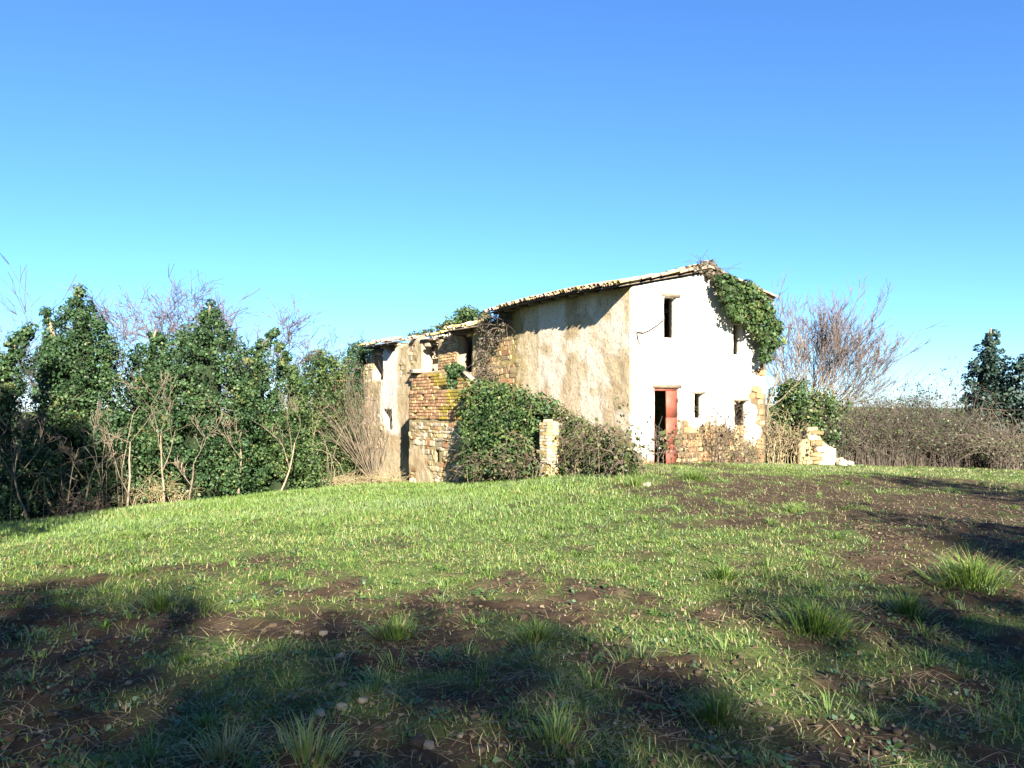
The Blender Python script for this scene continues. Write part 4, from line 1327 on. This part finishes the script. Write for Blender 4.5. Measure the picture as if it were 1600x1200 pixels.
# ------------------------------------------------------------------ trees around the viewer that shade the foreground
GV = 'shade trees behind the viewer'
def shade_tree(x, y, H, rad, seed, label, n=6000, z0=0.05, leaf=0.17, group=GV, soft=1.0):
    """loose-leaved tree: the crown thins out towards its top, so that its shade is dappled"""
    r = np.random.default_rng(seed)
    zb = float(gz(x, y))
    root = empty('shade_tree', (x, y, zb)); tag(root, label, 'tree', group)
    h = z0 + (1 - z0) * r.beta(1.0, 1.0 + soft, n)
    prof = np.sin(np.clip((1 - h) * 1.3 + 0.12, 0, 1) * np.pi * 0.5) ** 0.8
    a = r.uniform(0, 2 * np.pi, n); q = rad * prof * np.sqrt(r.uniform(0, 1, n))
    C = np.stack([np.cos(a) * q, np.sin(a) * q, h * H], -1)
    V, F = leaves(C, r.normal(0, 1, C.shape), leaf, r)
    obj('crown', mesh('crown', V, F, M['holm'], False, {'tint': np.repeat(r.uniform(0, 1, len(C)), 4)}), root)
    out = []
    branchy((0, 0, -0.2), (0, 0, 1), H * 0.5, 0.16, 3, r, out, spread=0.45, up=0.12, ratio=0.62, kids=(3, 4), minr=0.012)
    V, F = tubes(np.array(out)[:, :8], 4)
    obj('trunk', mesh('trunk', V, F, M['bark'], True), root)


for i, (x, H) in enumerate([(0.5, 16.4), (4.4, 15.9), (8.0, 16.4), (11.6, 16.3), (15.2, 17.3), (19.0, 18.0), (23.0, 18.8)]):
    shade_tree(x, -28.0 + 1.2 * math.sin(i * 2.1), H, 4.3, 900 + i, ['first', 'second', 'third', 'fourth', 'fifth', 'sixth', 'last'][i] + ' leafy tree from the left in the row behind the viewer', 9500, 0.35, 0.22, GV, 0.25)
shade_tree(-8.8, 2.5, 11.5, 3.4, 920, 'tall leafy tree out of the picture on the left', 16000, soft=0.2)
shade_tree(-13.0, 8.0, 7.0, 3.0, 923, 'leafy tree out of the picture on the left beyond the tall one', 9000, soft=0.2)
shade_tree(13.0, 1.0, 8.4, 1.9, 921, 'slim leafy tree out of the picture on the right', 4200, soft=0.5)
shade_tree(9.8, -4.0, 8.0, 1.8, 922, 'small leafy tree out of the picture on the right behind the slim one', 3600, soft=0.6)

# ------------------------------------------------------------------ grass
def blades(x, y, L, w, lean, tint, r, yaw=None, bend=0.5):
    n = len(x)
    z = gz(x, y) - 0.01
    yaw = r.uniform(0, 2 * np.pi, n) if yaw is None else yaw
    d = np.stack([np.cos(yaw), np.sin(yaw), np.zeros(n)], -1)
    fa = yaw + np.pi / 2 + r.normal(0, 0.5, n)
    b = np.stack([np.cos(fa), np.sin(fa), np.zeros(n)], -1)
    p0 = np.stack([x, y, z], -1)
    up = np.array([0, 0, 1.0])
    l1 = (L * 0.55)[:, None]; l2 = (L * 0.5)[:, None]
    a1 = lean[:, None]; a2 = (lean + bend * r.uniform(0.4, 1.6, n))[:, None]
    p1 = p0 + l1 * (np.cos(a1) * up + np.sin(a1) * d)
    p2 = p1 + l2 * (np.cos(a2) * up + np.sin(a2) * d)
    hw_ = (w * 0.5)[:, None]
    V = np.stack([p0 - b * hw_, p0 + b * hw_, p1 + b * hw_ * 0.85, p1 - b * hw_ * 0.85, p2], 1).reshape(-1, 3)
    k = (np.arange(n) * 5)[:, None]
    Q = k + np.array([[0, 1, 2, 3]]); T = k + np.array([[3, 2, 4]])
    return V, Q, T, np.repeat(tint, 5)


def house_clear(x, y):
    dx, dy = x - HX, y - HY
    lx = dx * HC + dy * HS; ly = -dx * HS + dy * HC
    return ~((lx > -0.05) & (lx < W + 0.1) & (ly > -0.05) & (ly < 20.3))


gr = np.random.default_rng(77)
def sample(n, y0, y1, pw):
    """positions inside the view wedge, density falling with depth"""
    u = gr.uniform(0, 1, n)
    y = (y0 ** pw + u * (y1 ** pw - y0 ** pw)) ** (1 / pw)
    x = gr.uniform(-0.78, 0.76, n) * (y + 0.8)
    return x, y


parts = []
def add_grass(x, y, L, w, lean, tint, **kw):
    parts.append(blades(x, y, L, w, lean, np.clip(tint, 0, 1), gr, **kw))


# sward
x, y = sample(390000, 3.0, 34, 0.5)
cov = turf_cover(x, y)
ok = (gr.uniform(0, 1, len(x)) < 0.12 + 0.88 * cov ** 1.3) & house_clear(x, y)
x, y, cov = x[ok], y[ok], cov[ok]
hgt = 0.024 + 0.055 * fbm(x, y, 0.9, 61, 2) + 0.055 * sstep(9, 16, y) * (1 - sstep(1, 5, x))
tn = 0.24 + 0.46 * fbm(x, y, 1.7, 71, 3) + gr.normal(0, 0.13, len(x)) + 0.14 * sstep(8, 16, y) + 0.2 * sstep(18, 20, y) * sstep(5, 8, x)
lush = sstep(8, 13, y) * (1 - sstep(0.5, 4.0, x - 0.05 * y))
dry = gr.uniform(0, 1, len(x)) < 0.05 + 0.22 * (1 - lush) + 0.16 * sstep(0.55, 0.75, fbm(x, y, 2.1, 83, 2))
tn = np.where(dry, gr.uniform(0.85, 1.0, len(x)), np.minimum(tn, 0.80))
add_grass(x, y, hgt * gr.uniform(0.6, 1.5, len(x)), 0.004 + 0.00048 * y, gr.uniform(0.2, 1.3, len(x)), tn)
# tufts
nt_ = 800
tx, ty = sample(nt_, 3.2, 26, 0.7)
okt = house_clear(tx, ty) & (gr.uniform(0, 1, nt_) < 0.35 + 0.65 * turf_cover(tx, ty))
tx, ty = tx[okt], ty[okt]
nb = gr.integers(18, 60, len(tx))
ix = np.repeat(np.arange(len(tx)), nb)
ts = gr.uniform(0.6, 1.5, len(tx)); tt = np.where(gr.uniform(0, 1, len(tx)) < 0.35, gr.uniform(0.62, 0.8, len(tx)), gr.uniform(0.2, 0.6, len(tx)))
n = len(ix)
rr = np.abs(gr.normal(0, 0.055, n)) * ts[ix]; an = gr.uniform(0, 2 * np.pi, n)
add_grass(tx[ix] + rr * np.cos(an), ty[ix] + rr * np.sin(an), gr.uniform(0.05, 0.14, n) * ts[ix], 0.005 + 0.0004 * ty[ix], 0.3 + rr * 7 * gr.uniform(.6, 1.2, n),
          tt[ix] + gr.normal(0, 0.09, n), yaw=an, bend=0.8)
VV, QQ, TT, AA_, nv = [], [], [], [], 0
for (V, Q, T, A) in parts:
    VV.append(V); QQ.append(Q + nv); TT.append(T + nv); AA_.append(A); nv += len(V)
g = obj('grass', mesh('grass', np.concatenate(VV), [np.concatenate(QQ), np.concatenate(TT)], M['grass'], False, {'tint': np.concatenate(AA_)}))
tag(g, 'short green grass growing in patches over the field', 'grass', kind='stuff')


# the large single tussocks one can tell apart
def ground_at(px, py):
    """where the line of sight through a photo point meets the field"""
    Y = 3.0
    while Y < 60:
        q = P(px, py, Y)
        if q[2] <= float(gz(q[0], Y)): break
        Y *= 1.004
    return (px - 800) / FOC * Y, Y


for i, (px, py, n, L, spread_, tb, lab) in enumerate([
        (1520, 915, 800, 0.40, 0.42, 0.38, 'largest green grass tussock near the right picture edge'),
        (1275, 985, 520, 0.32, 0.34, 0.30, 'dark green grass tussock on shaded soil right of the middle'),
        (1130, 905, 300, 0.22, 0.20, 0.36, 'low bright green tussock in the sunlit brown soil'),
        (248, 950, 260, 0.26, 0.18, 0.55, 'pale green tussock on the sunlit left part of the field'),
        (480, 1185, 200, 0.26, 0.26, 0.70, 'grey-green tussock of long blades at the bottom edge'),
        (350, 1190, 140, 0.22, 0.18, 0.86, 'dry straw-coloured tussock at the bottom edge'),
        (620, 1000, 260, 0.24, 0.2, 0.50, 'upright tussock at the edge of the foreground shade'),
        (840, 1000, 260, 0.22, 0.2, 0.50, 'wide green tussock in the middle of the foreground'),
        (1240, 800, 200, 0.24, 0.2, 0.6, 'pale tussock on the brown soil in front of the gable'),
        (995, 760, 220, 0.34, 0.28, 0.45, 'tall fresh green tussock in front of the ivy bank'),
        (1085, 750, 300, 0.36, 0.4, 0.40, 'tall fresh green grass clump in front of the red door'),
        (1420, 960, 260, 0.28, 0.2, 0.34, 'green tussock just below the largest one'),
        (870, 1160, 200, 0.22, 0.20, 0.60, 'blue-green tussock low in the foreground middle'),
        (1120, 1130, 260, 0.26, 0.2, 0.30, 'dark green tussock low in the shaded foreground right of middle')]):
    r2 = np.random.default_rng(1000 + i)
    x0, y0 = ground_at(px, py)
    z0 = float(gz(x0, y0))
    rr = np.abs(r2.normal(0, spread_ * 0.5, n)); an = r2.uniform(0, 2 * np.pi, n)
    tint = np.where(r2.uniform(0, 1, n) < 0.10, r2.uniform(0.85, 1, n), np.clip(tb + r2.normal(0, 0.09, n), 0, 1))
    V, Q, T, A = blades(x0 + rr * np.cos(an), y0 + rr * np.sin(an), L * 0.8 * r2.uniform(0.4, 1.25, n), np.full(n, 0.0055 + 0.0003 * y0), 0.15 + rr / spread_ * 0.95, tint, r2, yaw=an + r2.normal(0, .4, n), bend=0.75)
    V -= np.array([x0, y0, z0])
    o = obj('grass_tussock', mesh('grass_tussock', V, [Q, T], M['grass'], False, {'tint': A}))
    o.location = (x0, y0, z0)
    tag(o, lab, 'tussock', 'large grass tussocks')

# broad-leaved weeds
nw = 800
wx, wy = sample(nw, 3.1, 13, 0.6)
VV, FF, TT_, nv = [], [], [], 0
per = 14
ix = np.repeat(np.arange(nw), per)
n = len(ix)
an = gr.uniform(0, 2 * np.pi, n); rr = gr.uniform(0.01, 0.075, n) * gr.uniform(.6, 1.8, nw)[ix]
X = wx[ix] + rr * np.cos(an); Yy = wy[ix] + rr * np.sin(an)
Pt = np.stack([X, Yy, gz(X, Yy) + gr.uniform(0.01, 0.055, n)], -1)
V, F = leaves(Pt, np.tile([0, 0, 1.0], (n, 1)), 0.025, gr, 0.0, 0.9)
wt = np.clip(gr.uniform(0.1, 0.9, nw)[ix] + gr.normal(0, .1, n), 0, 1)
o = obj('weeds', mesh('weeds', V, F, M['weed'], False, {'tint': np.repeat(wt, 4)}))
tag(o, 'small broad-leaved weeds scattered through the foreground turf', 'weeds', kind='stuff')
# dead straw lying on the soil
ns = 14000
sx, sy = sample(ns, 3.0, 22, 0.6)
V, Q, T, A = blades(sx, sy, gr.uniform(0.05, 0.22, ns), 0.0028 + 0.0004 * sy, gr.uniform(1.25, 1.5, ns), gr.uniform(0, 1, ns), gr, bend=0.15)
V[:, 2] += 0.022
o = obj('straw_litter', mesh('straw_litter', V, [Q, T], M['straw'], False, {'tint': A}))
tag(o, 'dry straw and dead stalks littering the soil', 'straw', kind='stuff')

# field stones
PEB = [stone_mesh('pebble', M['pebble'], 60 + i, 0.6) for i in range(5)]
npb = 900
px2, py2 = sample(npb, 3.2, 16, 0.6)
cl = turf_cover(px2, py2)
sel = gr.uniform(0, 1, npb) < 1.05 - cl * 0.7
px2, py2 = px2[sel], py2[sel]
Vs, Fs, nv = [], [], 0
for k in range(len(px2)):
    me = PEB[k % 5]
    vv = np.array([v.co[:] for v in me.vertices])
    s = 0.008 + abs(gr.normal(0, 0.009)); a = gr.uniform(0, 6.28)
    vv = vv * [s * gr.uniform(.8, 1.5), s, s * 0.6]
    c_, s_ = math.cos(a), math.sin(a)
    w = np.stack([vv[:, 0] * c_ - vv[:, 1] * s_ + px2[k], vv[:, 0] * s_ + vv[:, 1] * c_ + py2[k], vv[:, 2] + float(gz(px2[k], py2[k])) + 0.006], -1)
    Vs.append(w); Fs.append(np.array([p.vertices[:] for p in me.polygons]) + nv); nv += len(w)
o = obj('pebbles', mesh('pebbles', np.concatenate(Vs), np.concatenate(Fs), M['pebble']))
tag(o, 'small pale pebbles strewn over the bare soil', 'pebbles', kind='stuff')
for i, (px, py, s, lab) in enumerate([
        (534, 1108, 0.055, 'tan angular stone on bare soil near the bottom, left one of two'),
        (567, 1099, 0.055, 'whitish stone on bare soil near the bottom, right one of two'),
        (505, 992, 0.06, 'pale flat stone at the upper edge of the foreground shade'),
        (530, 1028, 0.05, 'pale stone below the flat one at the edge of the shade'),
        (500, 1118, 0.05, 'long whitish stone beside the grey-green tussock'),
        (670, 1168, 0.05, 'pinkish stone low in the foreground'),
        (465, 990, 0.05, 'small pale stone on the soil left of the flat stone'),
        (1010, 760, 0.15, 'pale boulder lying in front of the red door')]):
    x0, y0 = ground_at(px, py)
    o = obj('field_stone', PEB[i % 5]); o.location = (x0, y0, float(gz(x0, y0)) + s * 0.2)
    s *= 0.78
    o.scale = (s * 1.3, s, s * 0.75); o.rotation_euler = (0.1, 0.15, i * 1.3)
    tag(o, lab, 'stone', 'single stones on the field')

# crumbs of turned earth
CL = [stone_mesh('clod', M['pebble'], 80 + i, 0.7) for i in range(4)]
cx_, cy_ = sample(4200, 3.1, 17, 0.6)
cv_ = turf_cover(cx_, cy_)
sel = gr.uniform(0, 1, len(cx_)) < 1.0 - cv_ * 1.1
cx_, cy_ = cx_[sel], cy_[sel]
cz_ = gz(cx_, cy_)
base_v = [np.array([v.co[:] for v in m_.vertices]) for m_ in CL]
base_f = [np.array([p.vertices[:] for p in m_.polygons]) for m_ in CL]
Vs, Fs, nv = [], [], 0
for k in range(len(cx_)):
    vv = base_v[k % 4]
    s = 0.012 + abs(gr.normal(0, 0.018)); a = gr.uniform(0, 6.28)
    c_, s_ = math.cos(a) * s, math.sin(a) * s
    Vs.append(np.stack([vv[:, 0] * c_ - vv[:, 1] * s_ + cx_[k], vv[:, 0] * s_ + vv[:, 1] * c_ + cy_[k], vv[:, 2] * s * 0.7 + cz_[k] + 0.004], -1))
    Fs.append(base_f[k % 4] + nv); nv += len(vv)
M['clod'] = m_simple('earth_clod', (0.042, 0.028, 0.018), (0.11, 0.078, 0.05), 15, bs=0.5, bd=0.006, objvar=False)
o = obj('earth_clods', mesh('earth_clods', np.concatenate(Vs), np.concatenate(Fs), M['clod']))
tag(o, 'crumbs and clods of dark turned earth on the bare patches', 'earth', kind='stuff')
nl_ = 7000
lx_, ly_ = sample(nl_, 3.1, 15, 0.55)
Pt = np.stack([lx_, ly_, gz(lx_, ly_) + gr.uniform(0.006, 0.02, nl_)], -1)
V, F = leaves(Pt, np.tile([0, 0, 1.4], (nl_, 1)), 0.034, gr, 0.0, 0.7)
o = obj('dead_leaves', mesh('dead_leaves', V, F, M['dry_leaf'], False, {'tint': np.repeat(gr.uniform(0, 1, nl_), 4)}))
tag(o, 'brown dead leaves scattered over soil and turf', 'leaves', kind='stuff')
